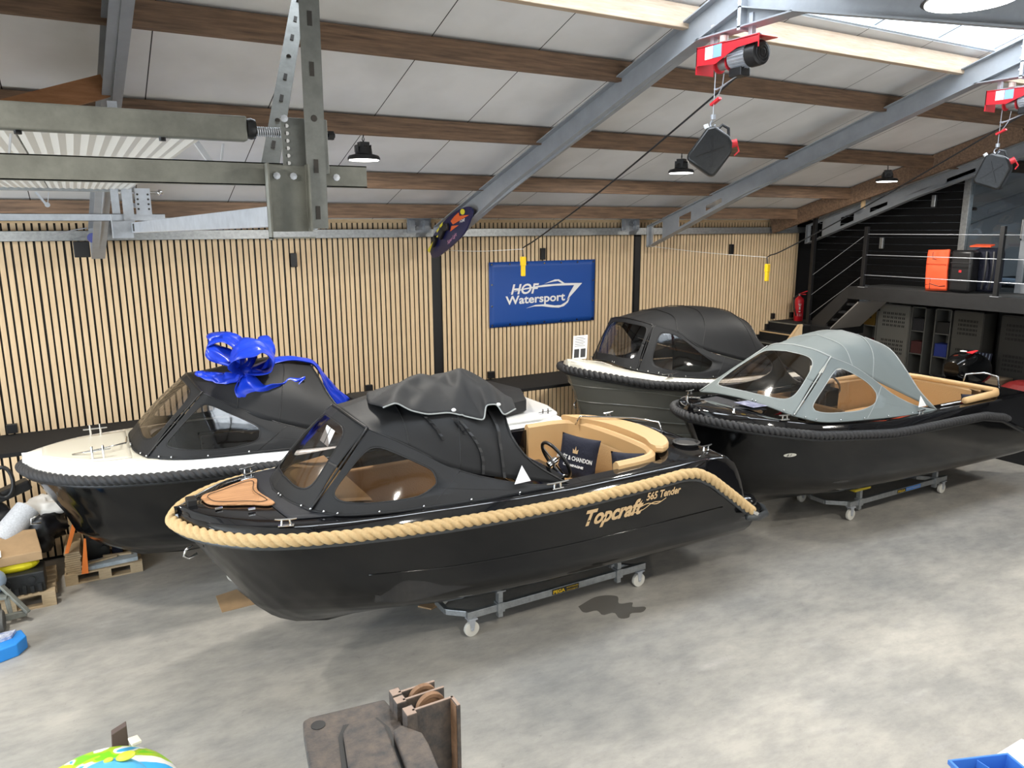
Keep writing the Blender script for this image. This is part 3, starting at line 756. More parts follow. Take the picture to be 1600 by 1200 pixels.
def canopy(cn, root, mf, seam, wsin, sidein, ms=VINYL, mp2=None):
    ring_panel(cn.ws, [(-1, 0), (-.5, 0), (0, 0), (.5, 0), (1, 0), (1, 1), (.5, 1), (0, 1), (-.5, 1), (-1, 1)], wsin, 'windscreen_panel', 'windscreen_window', mf, ms, root)
    for sg in (1, -1):
        ring_panel(lambda u, v: cn.side(u, v, sg), [(0, 0), (.25, 0), (.5, 0), (.75, 0), (1, 0), (1, 1), (.75, 1), (.5, 1), (.25, 1), (0, 1)], sidein, 'side_panel', 'side_window', mf, mp2 or ms, root)
    N, M2 = 34, 40
    cs = {}
    rows = []
    js = [-1 + 2 * k / M2 for k in range(M2 + 1)]
    for j in js:
        sg = 1 if j >= 0 else -1
        c = catmull([samp(a, 1 - abs(j)) for a in cn.arches], N + 1)
        rows.append([cn.P(q, sg) + V3(0, 0, -.012 * abs(math.sin(3 * 3.1416 * i / N)) * (1 - abs(j) ** 4)) for i, q in enumerate(c)])
    top = MB().grid(rows).build('canopy_top', mf, root, smooth='all', solid=.008)
    # seams over the hoops and along the side
    for k, a in enumerate(cn.arches):
        pts = [cn.P(samp(a, t), 1) + V3(0, 0, .004) for t in np.linspace(0, 1, 16)] + [cn.P(samp(a, t), -1) + V3(0, 0, .004) for t in np.linspace(1, 0, 16)[1:]]
        MB().tube(pts, .005 if k not in (0, len(cn.arches) - 1) else .011, 6).build('canopy_seam', seam, top, smooth='all')
    for sg in (1, -1):
        MB().tube([cn.P(p, sg) for p in cn.seam], .007, 6).build('canopy_seam', seam, top, smooth='all')
        MB().tube([cn.P(samp(cn.bf, 1) * (1 - t) + cn.seam[0] * t, sg) + V3(-.01, -.01 * sg, .01) for t in np.linspace(0, 1, 12)], .010, 6).build('zip_seam', seam, top, smooth='all')
    base = [cn.P(p, 1) for p in cn.bf] + [cn.P(p, 1) for p in cn.bs[1:]]
    baser = [cn.P(p, -1) for p in cn.bf[::-1]][:-1]
    MB().tube([cn.P(p, -1) for p in cn.bs[::-1]] + baser + base[0:], .012, 6).build('canopy_hem', mf, top, smooth='all')
    for sg in (1, -1): MB().tube([cn.side(.42 + .03 * t, t, sg) + V3(0, -.003 * sg, 0) for t in np.linspace(0, 1, 10)], .004, 6).build('canopy_seam', seam, top, smooth='all')
    # studs along the hem
    for q in ([cn.P(samp(cn.bf, t), 1) for t in (.25, .32, .82, 1)] + [cn.P(samp(cn.bs, t), 1) for t in (.05, .1, .24, .4, .58, .78)]):
        MB().ball((q[0] - .01, q[1] - .012, q[2] + .02), .011, .011, .011, 8, 6).build('stud', CHROME, top, smooth='all')
    return top
def cleat(root, p, L=.17, ang=0):
    c, s_ = math.cos(ang), math.sin(ang); d = Vector((c, s_, 0)); p = Vector(p)
    m = MB(); m.tube([p - d * L / 2 + Vector((0, 0, .055)), p - d * L / 4 + Vector((0, 0, .05)), p + d * L / 4 + Vector((0, 0, .05)), p + d * L / 2 + Vector((0, 0, .055))], [.006, .009, .009, .006], 8)
    for k in (-1, 1): m.tube([p + d * .035 * k + Vector((0, 0, 0)), p + d * .03 * k + Vector((0, 0, .05))], .009, 8)
    m.obox(p, d, Vector((-s_, c, 0)), (0, 0, 1), .06, .016, .004)
    return m.build('cleat', CHROME, root, smooth=True)
def cushion(m, poly, z0, z1, inset=.03):
    """puffy slab from a plan polygon [(x,y)] """
    n = len(poly); cx = sum(p[0] for p in poly) / n; cy = sum(p[1] for p in poly) / n
    def ins(f): return [(cx + (p[0] - cx) * f, cy + (p[1] - cy) * f) for p in poly]
    R = max(math.hypot(p[0] - cx, p[1] - cy) for p in poly); f = 1 - inset / R
    vs = [(x, y, z0) for x, y in ins(f)] + [(x, y, z0 + .02) for x, y in poly] + [(x, y, z1 - .02) for x, y in poly] + [(x, y, z1) for x, y in ins(f)]
    fs = [tuple(range(n))[::-1], tuple(range(3 * n, 4 * n))]
    for k in range(3):
        for i in range(n): j = (i + 1) % n; fs.append((k * n + i, k * n + j, (k + 1) * n + j, (k + 1) * n + i))
    return m.vf(vs, fs)
def band(m, path, z0f, z1f, th, quilt=0):
    """upholstered band: path of (x,y,nx,ny) ; z0f,z1f heights ; th thickness"""
    rows = []
    P = path
    for i, (x, y, nx, ny) in enumerate(P):
        z0, z1 = z0f(i / (len(P) - 1)), z1f(i / (len(P) - 1))
        r = [(x, y, z0), (x + nx * .0, y + ny * .0, z1 - .03), (x + nx * .03, y + ny * .03, z1), (x + nx * (th - .03), y + ny * (th - .03), z1), (x + nx * th, y + ny * th, z1 - .03), (x + nx * th, y + ny * th, z0)]
        rows.append(r)
    m.grid(rows); m.vf(rows[0], [tuple(range(6))]); m.vf(rows[-1], [tuple(range(6))]); return m
def normals(pts, flip=1):
    out = []
    for i, p in enumerate(pts):
        a = pts[max(i - 1, 0)]; b = pts[min(i + 1, len(pts) - 1)]; dx, dy = b[0] - a[0], b[1] - a[1]; L = math.hypot(dx, dy)
        out.append((p[0], p[1], -dy / L * flip, dx / L * flip))
    return out
def dolly(x0, x1, yc, label, pads, sticker, grp='galvanised boat dollies', hw=.37, pad_mat=GALV):
    t = thing('boat_dolly', label, 'boat trolley', ((x0 + x1) / 2, yc, 0), grp)
    f = MB()
    for s_ in (-1, 1): f.bar((x0 - .05, yc + s_ * hw, .235), (x1 + .08, yc + s_ * hw, .235), .05, .075)
    for x in (x0 + .02, x1 - .02):
        f.bar((x, yc - hw, .235), (x - .18, yc - .12, .20), .05, .06); f.bar((x - .18, yc - .12, .20), (x - .18, yc + .12, .20), .05, .06); f.bar((x - .18, yc + .12, .20), (x, yc + hw, .235), .05, .06)
    f.build('trolley_frame', GALV, t, bevel=.004)
    for x in (x0, x1):
        for s_ in (-1, 1):
            y = yc + s_ * hw
            c = MB().lathe([(0, -.022), (.06, -.022), (.078, -.018), (.08, 0), (.078, .018), (.06, .022), (0, .022)], (x, y, .08), 'y', 24).build('caster_wheel', mat_wheel, t, smooth=True)
            g = MB(); g.box(x - .05, x + .05, y - .045, y + .045, .185, .197); g.prism([(x - .035, y - .032, .185), (x + .035, y - .032, .185), (x + .015, y - .032, .07), (x - .015, y - .032, .07)], (0, .006, 0)); g.prism([(x - .035, y + .026, .185), (x + .035, y + .026, .185), (x + .015, y + .026, .07), (x - .015, y + .026, .07)], (0, .006, 0))
            g.lathe([(0, -.036), (.014, -.036), (.014, .036), (0, .036)], (x, y, .08), 'y', 10); g.build('caster_fork', GALVL, c)
    for x, top, yl in pads:
        for s_ in (-1, 1):
            p = MB(); p.box(x - .025, x + .025, yc + s_ * hw - .03, yc + s_ * hw + .03, .13, top - .03); p.box(x - .04, x + .04, yc + s_ * hw - .045, yc + s_ * hw + .045, .19, .29); pp = p.build('support_post', GALV, t)
            MB().obox((x, yc + s_ * (hw), top - .015), (1, 0, 0), (0, 1, 0), (0, 0, 1), .17 if yl else .05, .05, .018).build('support_pad', YELP if yl else GALV, pp, bevel=.004)
    return t
mat_wheel = mat('white_wheel', (.62, .60, .54), .5)

# ---------------------------------------------------------------- A : front black boat, tan rope
def cushion_label(): pass
mat_rub2 = mat('grey_rubber_rail', (.045, .048, .05), .4)
TA = thing('motor_boat', 'glossy black boat in front with thick tan rope fender and tan cushions', 'boat', (3.3, 6.52, 0))
bA = A
build_hull(bA, GEL, TA)
zdA = lambda x: itp(x, [(.49, 1.70), (1.0, 1.70), (2.4, 1.675), (3.8, 1.64), (5.55, 1.655), (5.72, 1.64), (5.86, 1.56), (5.96, 1.38), (6.04, 1.12), (6.10, .96)])
boA, biA, _ = deck(bA, TA, GELD, .05, 1.75, 5.14, .86, rb=.18, zd=zdA, crown=.05, xend=6.10)
rp = rope_path(bA, .034, .0, xend=6.08)
rope('rope_fender', rp, .052, ROPET, TA, pitch=.25)
for q in (rp[0], rp[-1]): MB().tube([q + V3(-.02, 0, .01), q + V3(.06, 0, -.035)], .046, 16).build('rope_end_cap', CHROME, TA, smooth=True)
rb = rope_path(bA, .018, -.062, xend=6.12)
MB().tube(rb, .026, 8).build('rub_rail', mat_rub2, TA, smooth='all')
# swim platform with stern quarters
for sg in (1, -1):
    q = MB(); pts = [(5.80, .35), (5.80, 1.0), (6.18, 1.06), (6.36, 1.0), (6.46, .88), (6.48, .60), (6.43, .35)]
    q.prism([(x, 6.52 - sg * y, .82) for x, y in pts], (0, 0, .11)); pw = q.build('stern_platform', GELD, TA, bevel=.03)
    MB().tube([(6.0, 6.52 - sg * 1.12, .93), (6.18, 6.52 - sg * 1.11, .885), (6.36, 6.52 - sg * 1.05, .87), (6.48, 6.52 - sg * .90, .87), (6.50, 6.52 - sg * .60, .87), (6.45, 6.52 - sg * .35, .87)], .038, 10).build('platform_rub_rail', mat_rub2, TA, smooth='all')
    MB().ball((6.24, 6.52 - sg * .80, .96), .17, .17, .11).build('stern_bumper', GELD, TA, smooth='all')
    MB().prism([(5.56, 6.52 - sg * 1.022, 1.36), (5.76, 6.52 - sg * 1.022, 1.34), (5.76, 6.52 - sg * 1.022, 1.52), (5.56, 6.52 - sg * 1.022, 1.54)], (0, -.006 * sg, 0)).build('stern_lamp', CHROME, TA, bevel=.004)
    cleat(TA, (5.60, 6.52 - sg * .86, 1.67), ang=.1)
    cleat(TA, (3.62, 6.52 - sg * 1.01, 1.655), L=.24)
    cleat(TA, (1.22, 6.52 - sg * .76, 1.70), ang=-.35 * sg)
MB().lathe([(.0, -.02), (.13, -.02), (.15, .01), (.13, .015), (.11, -.005), (0, -.005)], (5.56, 5.92, 1.70), n=24).build('cup_holder_ring', DARK, TA, smooth=True)
m = MB(); m.tube([(4.95, 7.16, 1.70), (5.0, 7.14, 1.80), (5.5, 6.75, 1.80), (5.62, 6.45, 1.80), (5.63, 6.40, 1.70)], .012, 8); m.build('stern_handrail', CHROME, TA, smooth='all')
# teak hatch, grip mat, locker hinges
hp = [(.70, -.03), (.74, .12), (.86, .21), (1.05, .30), (1.16, .37), (1.22, .36), (1.22, .30), (1.16, 0), (1.22, -.34), (1.18, -.40), (1.10, -.37), (.85, -.19), (.74, -.13)]
hx = catmull([(x, y) for x, y in hp] + [hp[0]], 60)
def zcA(x, y): b = boA(x); return zdA(x) + .05 * (1 - (y / b) ** 2)
m = MB(); P = [(q[0], 6.52 - q[1], zcA(q[0], q[1]) + .012) for q in hx[:-1]]; m.prism(P, (0, 0, .010))
o = m.build('teak_hatch', TEAK, TA)
MB().tube([(.98 + (q[0] - .98) * .82, 6.52 - q[1] * .78, zcA(q[0], q[1] * .8) + .026) for q in hx[:-1]], .003, 5, close=True).build('hatch_inlay', BPLAS, o)
m = MB(); rows = []
for i in range(14):
    x = 1.27 + .55 * i / 13; hw_ = min(.86, boA(x) - .10)
    rows.append([(x - .10 * (1 - (j / 8 - 1) ** 2) * (1 - i / 13), 6.52 - hw_ * (j / 8 - 1), zcA(x, hw_ * (j / 8 - 1)) + .006) for j in range(17)])
m.grid(rows).build('grip_mat', GRIP, TA, smooth='all', solid=.006)
for x, y in ((.80, 6.52 - .24), (1.03, 6.52 - .40)):
    MB().box(x - .03, x + .03, y - .012, y + .012, zcA(x, .25) + .005, zcA(x, .25) + .022).build('hinge', CHROME, TA, bevel=.003)
MB().tube([(.60, 6.52, 1.38), (.54, 6.50, 1.36), (.52, 6.50, 1.31), (.56, 6.52, 1.27), (.63, 6.52, 1.30)], .011, 8).build('bow_eye', CHROME, TA, smooth='all')
m = MB(); m.box(.58, .66, 6.46, 6.58, 1.70, 1.80); m.build('bow_roller', BPLAS, TA, bevel=.01)
# canopy
topA = canopy(canA, TA, CANV, SEAMB, [(-.75, .88), (0, .88), (.73, .88), (.85, .14), (0, .18), (-.85, .14)], [(.04, .88), (.23, .84), (.34, .82), (.39, .58), (.35, .26), (.20, .16), (.07, .16), (.02, .24)])
# folded back rear flap lying crumpled on the canopy
def onroof(x, y, dz):
    """height of the canopy roof under x,y"""
    j = (6.52 - y)
    best = None
    for t in np.linspace(0, 1, 28):
        for s_ in np.linspace(0, 1, 22):
            q = ROOFS[int(round(t * 27))][int(round(s_ * 21))]
            d = (q[0] - x) ** 2 + (q[1] - abs(j)) ** 2
            if best is None or d < best[0]: best = (d, q[2])
    return best[1] + dz
ROOFS = []
for i in range(22):
    c = catmull([samp(a, i / 21) for a in canA.arches], 28); ROOFS.append(c)
ROOFS = [[ROOFS[i][t] for i in range(22)] for t in range(28)]
# control net rows: from the hem that lies on the near side, over the crest, to the far side (x, y, z)
net = [[(2.14, 5.98, 2.50), (2.26, 5.98, 2.53), (2.38, 5.95, 2.45), (2.53, 5.93, 2.40), (2.73, 5.90, 2.40), (2.88, 5.86, 2.35), (3.02, 5.80, 2.31), (3.06, 5.84, 2.44), (3.16, 5.82, 2.44), (3.20, 5.76, 2.34), (3.38, 5.86, 2.36)],
       [(2.18, 6.15, 2.47), (2.30, 6.12, 2.57), (2.45, 6.15, 2.49), (2.60, 6.15, 2.55), (2.78, 6.12, 2.49), (2.92, 6.12, 2.55), (3.02, 6.05, 2.47), (3.12, 6.08, 2.57), (3.24, 6.08, 2.56), (3.34, 6.06, 2.44), (3.48, 6.10, 2.40)],
       [(2.14, 6.35, 2.46), (2.30, 6.33, 2.54), (2.47, 6.35, 2.63), (2.62, 6.36, 2.55), (2.80, 6.35, 2.59), (2.94, 6.34, 2.55), (3.05, 6.35, 2.68), (3.16, 6.34, 2.59), (3.28, 6.34, 2.58), (3.38, 6.32, 2.50), (3.54, 6.35, 2.38)],
       [(2.19, 6.55, 2.46), (2.36, 6.55, 2.51), (2.55, 6.55, 2.58), (2.74, 6.55, 2.65), (2.90, 6.55, 2.59), (3.0, 6.56, 2.62), (3.15, 6.55, 2.66), (3.25, 6.55, 2.62), (3.36, 6.55, 2.54), (3.48, 6.55, 2.46), (3.58, 6.55, 2.34)],
       [(2.30, 6.85, 2.42), (2.45, 6.85, 2.47), (2.60, 6.85, 2.50), (2.75, 6.85, 2.57), (2.88, 6.85, 2.53), (3.0, 6.85, 2.56), (3.15, 6.85, 2.56), (3.28, 6.85, 2.52), (3.38, 6.85, 2.46), (3.5, 6.85, 2.36), (3.58, 6.85, 2.24)],
       [(2.36, 7.05, 2.36), (2.5, 7.05, 2.40), (2.62, 7.05, 2.42), (2.76, 7.06, 2.45), (2.88, 7.06, 2.43), (3.0, 7.06, 2.45), (3.15, 7.05, 2.43), (3.28, 7.05, 2.38), (3.38, 7.05, 2.32), (3.48, 7.05, 2.24), (3.54, 7.0, 2.14)]]
rnd = random.Random(4)
def faceted(net, ku, kv, it=1):
    NU, NV = (len(net) - 1) * ku + 1, (len(net[0]) - 1) * kv + 1; G = np.zeros((NU, NV, 3)); A_n = np.array(net)
    for i in range(NU):
        for j in range(NV):
            a, fa = min(i // ku, len(net) - 2), 0; fa = i / ku - a; b, fb = min(j // kv, len(net[0]) - 2), 0; fb = j / kv - b
            # triangulated cells give straight creases
            if (a + b) % 2 == 0:
                p = A_n[a, b] * (1 - fa) + A_n[a + 1, b] * (fa - fb) + A_n[a + 1, b + 1] * fb if fa > fb else A_n[a, b] * (1 - fb) + A_n[a, b + 1] * (fb - fa) + A_n[a + 1, b + 1] * fa
            else:
                p = A_n[a, b] * (1 - fa - fb) + A_n[a + 1, b] * fa + A_n[a, b + 1] * fb if fa + fb < 1 else A_n[a + 1, b + 1] * (fa + fb - 1) + A_n[a, b + 1] * (1 - fa) + A_n[a + 1, b] * (1 - fb)
            G[i, j] = p
    for _ in range(it):
        H = G.copy(); H[1:-1] = (G[:-2] + 2 * G[1:-1] + G[2:]) / 4; G = H.copy(); H[:, 1:-1] = (G[:, :-2] + 2 * G[:, 1:-1] + G[:, 2:]) / 4; G = H
    return G
Gf = faceted(net, 8, 7, 3)
fl = []
for i in range(Gf.shape[0]):
    r = []
    for j in range(Gf.shape[1]):
        p = Gf[i, j]; zr_ = onroof(p[0], p[1], .016)
        r.append(Vector((p[0], p[1], max(p[2], zr_) if p[0] < 3.3 else p[2])))
    fl.append(r)
flap = MB().grid(fl).build('folded_flap', CANVC, TA, smooth='all', solid=.008)
MB().tube(fl[0], .007, 6).build('flap_hem', SEAMW, flap, smooth='all')
for k in (30, 58):
    MB().ball(Vector(fl[1][k]) + Vector((-.01, -.02, .01)), .022, .022, .016, 10, 6).build('snap_stud', WPRINT, flap, smooth='all')
def onside(x, z, e=.014):
    best = None
    for row in ROOFS:
        for q in row:
            if q[1] > .25:
                d = (q[0] - x) ** 2 + (q[2] - z) ** 2
                if best is None or d < best[0]: best = (d, q[1])
    for u in np.linspace(0, 1, 40):
        for v in np.linspace(0, 1, 12):
            q = canA.side(u, v); d = (q[0] - x) ** 2 + (q[2] - z) ** 2
            if d < best[0]: best = (d, 6.52 - q[1])
    return V3(x, 6.52 - best[1] - e, z)
for STR in (((2.49, 2.41), (2.57, 2.29), (2.62, 2.18)), ((2.74, 2.35), (2.79, 2.28), (2.82, 2.22)), ((2.80, 2.33), (2.92, 2.11), (2.95, 1.97), (2.94, 1.85)), ((3.10, 2.45), (3.14, 2.27), (3.13, 2.06), (3.14, 1.79))):
    P = [onside(p[0], p[1]) for p in catmull([V3(*q) for q in STR], 14)]; rows = [[p + V3(-.014, -.012, .006), p + V3(.014, -.012, .002)] for p in P]
    MB().grid(rows).build('strap', SEAMB, flap, solid=.003)
# triangular maker's mark on the rear quarter
def quarter(u, v, e=.012): return canA.side(u, v, 1) + V3(0, -e, 0)
def side_tri(cn, x0, dx, h, root, mt):
    # small triangle lying on the side panel, found by x on the surface
    best = min(((abs(cn.side(u, .45)[0] - x0), u) for u in np.linspace(.5, .98, 60)))[1]
    p = cn.side(best, .45); q = cn.side(best, .75) - p; q = q / np.linalg.norm(q)
    return MB().prism([p + V3(-dx / 2, -.014, 0), p + V3(dx / 2, -.014, 0), p + q * h + V3(-dx * .05, -.014, 0)], (0, -.003, 0)).build('triangle_patch', mt, root)
p = V3(3.20, 5.575, 1.745)
MB().prism([p, p + V3(.17, 0, .005), p + V3(.10, .04, .15)], (0, -.004, 0)).build('triangle_patch', WPRINT, TA)
# interior seen through the windows and in the open cockpit
def bench(root, Yc, x0, x1, yin, yout, zf, zseat, zback, sgs=(1, -1), ms=TAND, mt=TAN):
    for sg in sgs:
        m = MB(); cushion(m, [(x0, Yc - sg * yin), (x1, Yc - sg * yin), (x1, Yc - sg * yout), (x0, Yc - sg * yout)], zseat - .12, zseat); m.build('bench_cushion', mt, root, smooth=True)
        b = MB(); b.box(x0, x1, Yc - sg * yout, Yc - sg * (yout + .07), zseat - .02, zback); b.build('backrest', ms, root, bevel=.02)
        MB().box(x0, x1, Yc - sg * yin, Yc - sg * yout, zf, zseat - .12).build('bench_locker', GELD, root)
bench(TA, 6.52, 1.95, 3.55, .30, .68, .80, 1.18, 1.58)
m = MB(); m.box(1.86, 1.95, 6.52 - .60, 6.52 + .60, 1.1, 1.56); m.build('backrest', TAND, TA, bevel=.02)
m = MB(); cushion(m, [(1.45, 6.12), (1.60, 5.95), (1.95, 5.80), (1.95, 7.24), (1.60, 7.09), (1.45, 6.92)], 1.74, 1.78); m.build('front_cushion', TAN, TA, smooth=True)
# stern bench
m = MB(); cushion(m, [(4.15, 7.24), (4.15, 6.0), (4.35, 5.82), (4.95, 5.82), (4.95, 7.24)], 1.02, 1.16); m.build('bench_cushion', TAN, TA, smooth=True)
MB().box(4.2, 4.95, 5.82, 7.24, .8, 1.02).build('bench_locker', GELD, TA)
path = catmull([(4.40, 7.33), (4.80, 7.32), (4.98, 7.20), (5.04, 6.8), (5.04, 6.25), (4.98, 5.90), (4.80, 5.76), (4.42, 5.73)], 50)
m = MB(); band(m, normals(path, 1), lambda t: 1.12 if t < .68 else 1.60, lambda t: 1.725, .09); m.build('backrest', TAN, TA, smooth=True)
m = MB(); rows = [[(p[0] - .004, p[1], 1.14), (p[0] - .016, p[1], 1.16), (p[0] - .016, p[1], 1.54), (p[0] - .004, p[1], 1.56)] for p in catmull([(5.0, 7.10), (5.035, 6.8), (5.035, 6.25), (4.99, 5.98)], 14)]; m.grid(rows).build('quilted_inset', TAND, TA, smooth=True)
m = MB(); oc_ = catmull([V3(*p) for p in ((4.92, 7.42), (5.18, 7.25), (5.38, 6.9), (5.44, 6.5), (5.38, 6.1), (5.24, 5.84), (5.06, 5.74), (5.02, 5.86), (5.12, 6.10), (5.16, 6.5), (5.12, 6.9), (4.98, 7.2), (4.92, 7.42))], 48)[:-1]
cushion(m, [(p[0], p[1]) for p in oc_], 1.70, 1.775, .02); m.build('stern_bolster', TAN, TA, smooth=True)
# black side coaming of the sunpad locker
MB().box(3.95, 4.35, 6.62, 7.0, .8, 1.42).build('helm_console', GELD, TA, bevel=.02)
hc = MB(); hc.prism([(3.55, 5.80, 1.50), (3.90, 5.80, 1.60), (3.90, 6.55, 1.60), (3.55, 6.55, 1.50)], (0, 0, .05)); hc.box(3.84, 3.90, 5.80, 6.55, .9, 1.62); hc.build('dashboard', GELD, TA, bevel=.015)
m = MB(); put_text(m, 'TOPCRAFT', .055, (3.915, 6.48, 1.50), (0, -1, 0), (0, 0, 1), shear=.2, bold=.001); m.build('dashboard_print', TPRINT, TA)
wh = MB(); cW = Vector((4.0, 6.12, 1.70)); ax = Vector((.85, 0, .45)).normalized(); e1 = Vector((0, 1, 0)); e2 = ax.cross(e1)
wh.tube([cW + .21 * (math.cos(t) * e1 + math.sin(t) * e2) for t in [2 * math.pi * k / 36 for k in range(36)]], .018, 10, close=True)
sw = wh.build('steering_wheel', BPLAS, TA, smooth='all')
m = MB()
for t in (.5, 2.6, 4.7): m.tube([cW - ax * .03, cW + .20 * (math.cos(t) * e1 + math.sin(t) * e2)], .010, 8)
m.tube([cW - ax * .10, cW - ax * .0], .04, 12); m.build('wheel_spokes', CHROME, sw, smooth=True)
for sg in (1, -1):
    P = [(lambda q: (q[0], 6.52 - sg * (q[1] + .001), q[2]))(A.level(.62, .97, 1.5, u)) for u in np.linspace(.2, .9, 50)]
    MB().tube(P, .007, 6).build('hull_crease', GEL, TA, smooth='all')
m = MB(); a_ = canA.ws(.12, .62) + V3(.05, 0, -.01)
for dy in (0, .13): m.prism([a_ + V3(0, -dy, 0), a_ + V3(0, -dy - .11, 0), a_ + V3(.07, -dy - .11, .13), a_ + V3(.07, -dy, .13)], (.002, 0, 0))
m.build('price_note', PAPER, TA)
# hull lettering
def hullfn(bt, lift=.004):
    def f(p):
        return Vector((p.x, bt.Yc - bt.side_y(p.x, p.z) - lift, p.z))
    return f
m = MB(); F = hullfn(A, .006)
put_text(m, 'Topcraft', .215, (3.85, 5.4, 1.255), (1, 0, .0), (0, 0, 1), shear=.35, bold=.008, width=.72, fn=F)
put_text(m, '565 Tender', .105, (4.60, 5.4, 1.375), (1, 0, .0), (0, 0, 1), shear=.25, bold=.003, width=.45, fn=F)
def hp_(pts): m.vf([F(Vector((x, 0, z))) for x, z in pts], [tuple(range(len(pts)))])
hp_([(3.97, 1.452), (4.44, 1.462), (4.43, 1.482), (3.95, 1.477)])
sw_ = catmull([(4.48, 1.30), (4.62, 1.335), (4.74, 1.31), (4.86, 1.35)], 16); sw2 = catmull([(4.36, 1.265), (4.55, 1.275), (4.68, 1.33), (4.80, 1.325)], 16)
for s_ in (sw_, sw2):
    m.vf([F(Vector((p[0], 0, p[1]))) for p in s_] + [F(Vector((p[0], 0, p[1] + .010))) for p in s_], [(i, i + 1, 17 + i, 16 + i) for i in range(15)])
m.build('hull_lettering', TPRINT, TA)
# cushions with white print, lie loose on the bench
def pillow(name, label, org, ax, ay, w_, h_, th, mt, text=None):
    org = Vector(org); ax = Vector(ax).normalized(); ay = Vector(ay).normalized(); az = ax.cross(ay)
    t = thing(name, label, 'cushion', org)
    m = MB(); N = 16
    for sgn in (1, -1):
        rows = []
        for i in range(N + 1):
            r = []
            for j in range(N + 1):
                u, v = j / N * 2 - 1, i / N * 2 - 1
                k = (1 - u ** 4) * (1 - v ** 4); pin = 1 - .07 * (u * u * (1 - v * v) * 0 + (1 - abs(u * v)) * 0)
                e = 1 - .06 * (1 - v * v) * abs(u) ** 2; e2_ = 1 - .06 * (1 - u * u) * abs(v) ** 2
                wv = .012 * noise.noise(Vector((u * 3, v * 3, 2.0 + sgn)))
                r.append(org + ax * (u * w_ / 2 * e) + ay * (v * h_ / 2 * e2_) + az * (sgn * (th / 2 * k ** .6) + wv * k))
            rows.append(r)
        m.grid(rows)
    m.build('pillow_cover', mt, t, smooth='all', weld=True)
    if text:
        q = MB()
        for body, sz, dx, dy, wd in text: put_text(q, body, sz, org + ax * dx + ay * dy + az * (th / 2 + .008), ax, ay, bold=.002, width=wd)
        q.build('pillow_print', WPRINT, t)
    return t
pc = pillow('cushion', 'navy cushion with white champagne lettering on the tan stern bench', (4.66, 6.68, 1.46), (.42, -.9, -.05), (.25, .10, .95), .50, .50, .16, NAVY,
       [('MOËT & CHANDON', .065, -.225, -.03, .45), ('CHAMPAGNE', .034, -.13, -.10, .26)])
m = MB(); O = Vector((4.66, 6.68, 1.46)); axx = Vector((.42, -.9, -.05)).normalized(); ayy = Vector((.25, .10, .95)).normalized(); azz = axx.cross(ayy)
def PQ(a, b): return O + axx * a + ayy * b + azz * .088
m.prism([PQ(-.03, .05), PQ(.03, .05), PQ(.035, .10), PQ(.012, .08), PQ(0, .13), PQ(-.012, .08), PQ(-.035, .10)], azz * .002); m.build('crown_print', TPRINT, pc)
pillow('cushion', 'dark navy cushion standing in the near corner of the stern bench', (4.86, 6.00, 1.46), (.7, -.6, 0), (.1, .2, .95), .40, .42, .14, NAVY)

# ---------------------------------------------------------------- B : left boat with blue bow
TB = thing('motor_boat', 'black hulled boat with white deck and big blue gift bow, left', 'boat', (2.3, 9.0, 0))
build_hull(B_, GEL, TB)
zdB = lambda x: B_.zs(x) + .115
boB, biB, _ = deck(B_, TB, WHITE, .05, .50, 3.1, .80, zd=zdB, crown=.03, skirt=.07)
rpB = rope_path(B_, .03, 0, xend=5.2); rope('rope_fender', rpB, .052, ROPEB, TB, pitch=.20)
MB().tube(rope_path(B_, .012, -.06, xend=5.3), .026, 8).build('rub_rail', RUB, TB, smooth='all')
topB = canopy(canB, TB, CANV, SEAMB, [(-.8, .9), (0, .92), (.86, .94), (.92, .16), (0, .2), (-.9, .16)], [(.03, .88), (.1, .9), (.34, .82), (.39, .40), (.30, .16), (.05, .16), (.02, .24)], ms=VINYL, mp2=VINYL2)
m = MB(); rows = []
for i in range(20):
    x = -.52 + .80 * i / 19; hw_ = min(.60, max(.02, boB(x) - .16))
    rows.append([(x, 9.0 - hw_ * (j / 8 - 1), zdB(x) + .03 * (1 - (hw_ * (j / 8 - 1) / boB(x)) ** 2) + .006) for j in range(17)])
m.grid(rows).build('deck_pad', CREAMP, TB, smooth='all', solid=.008)
m = MB(); rows = []
for i in range(12):
    x = .28 + .24 * i / 11; hw_ = min(.85, boB(x) - .12)
    rows.append([(x, 9.0 - hw_ * (j / 8 - 1), zdB(x) + .03 * (1 - (hw_ * (j / 8 - 1) / boB(x)) ** 2) + .004) for j in range(17)])
m.grid(rows).build('deck_pad', CREAMP, TB, smooth='all', solid=.008)
for sg in (1, -1):
    q = Vector((-.02, 9.0 - sg * .50, zdB(0) + .02))
    m = MB()
    for k in (-1, 1): m.tube([q + Vector((k * .05, 0, 0)), q + Vector((k * .05, 0, .14))], .012, 8)
    m.tube([q + Vector((-.12, 0, .09)), q + Vector((.12, 0, .09))], .008, 8); m.build('bollard', CHROME, TB, smooth=True)
    q = Vector((5.15, 9.0 - sg * .85, zdB(5) + .02)); m = MB()
    for k in (-1, 1): m.tube([q + Vector((k * .04, 0, 0)), q + Vector((k * .04, 0, .10))], .010, 8)
    m.tube([q + Vector((-.10, 0, .06)), q + Vector((.10, 0, .06))], .007, 8); m.build('bollard', CHROME, TB, smooth=True)
m = MB(); m.tube([(-.25, 8.70, zdB(0) + .05), (.0, 8.62, zdB(0) + .09), (.25, 8.75, zdB(0) + .09), (.27, 9.0, zdB(0) + .09)], .009, 8); m.build('deck_rail', CHROME, TB, smooth='all')
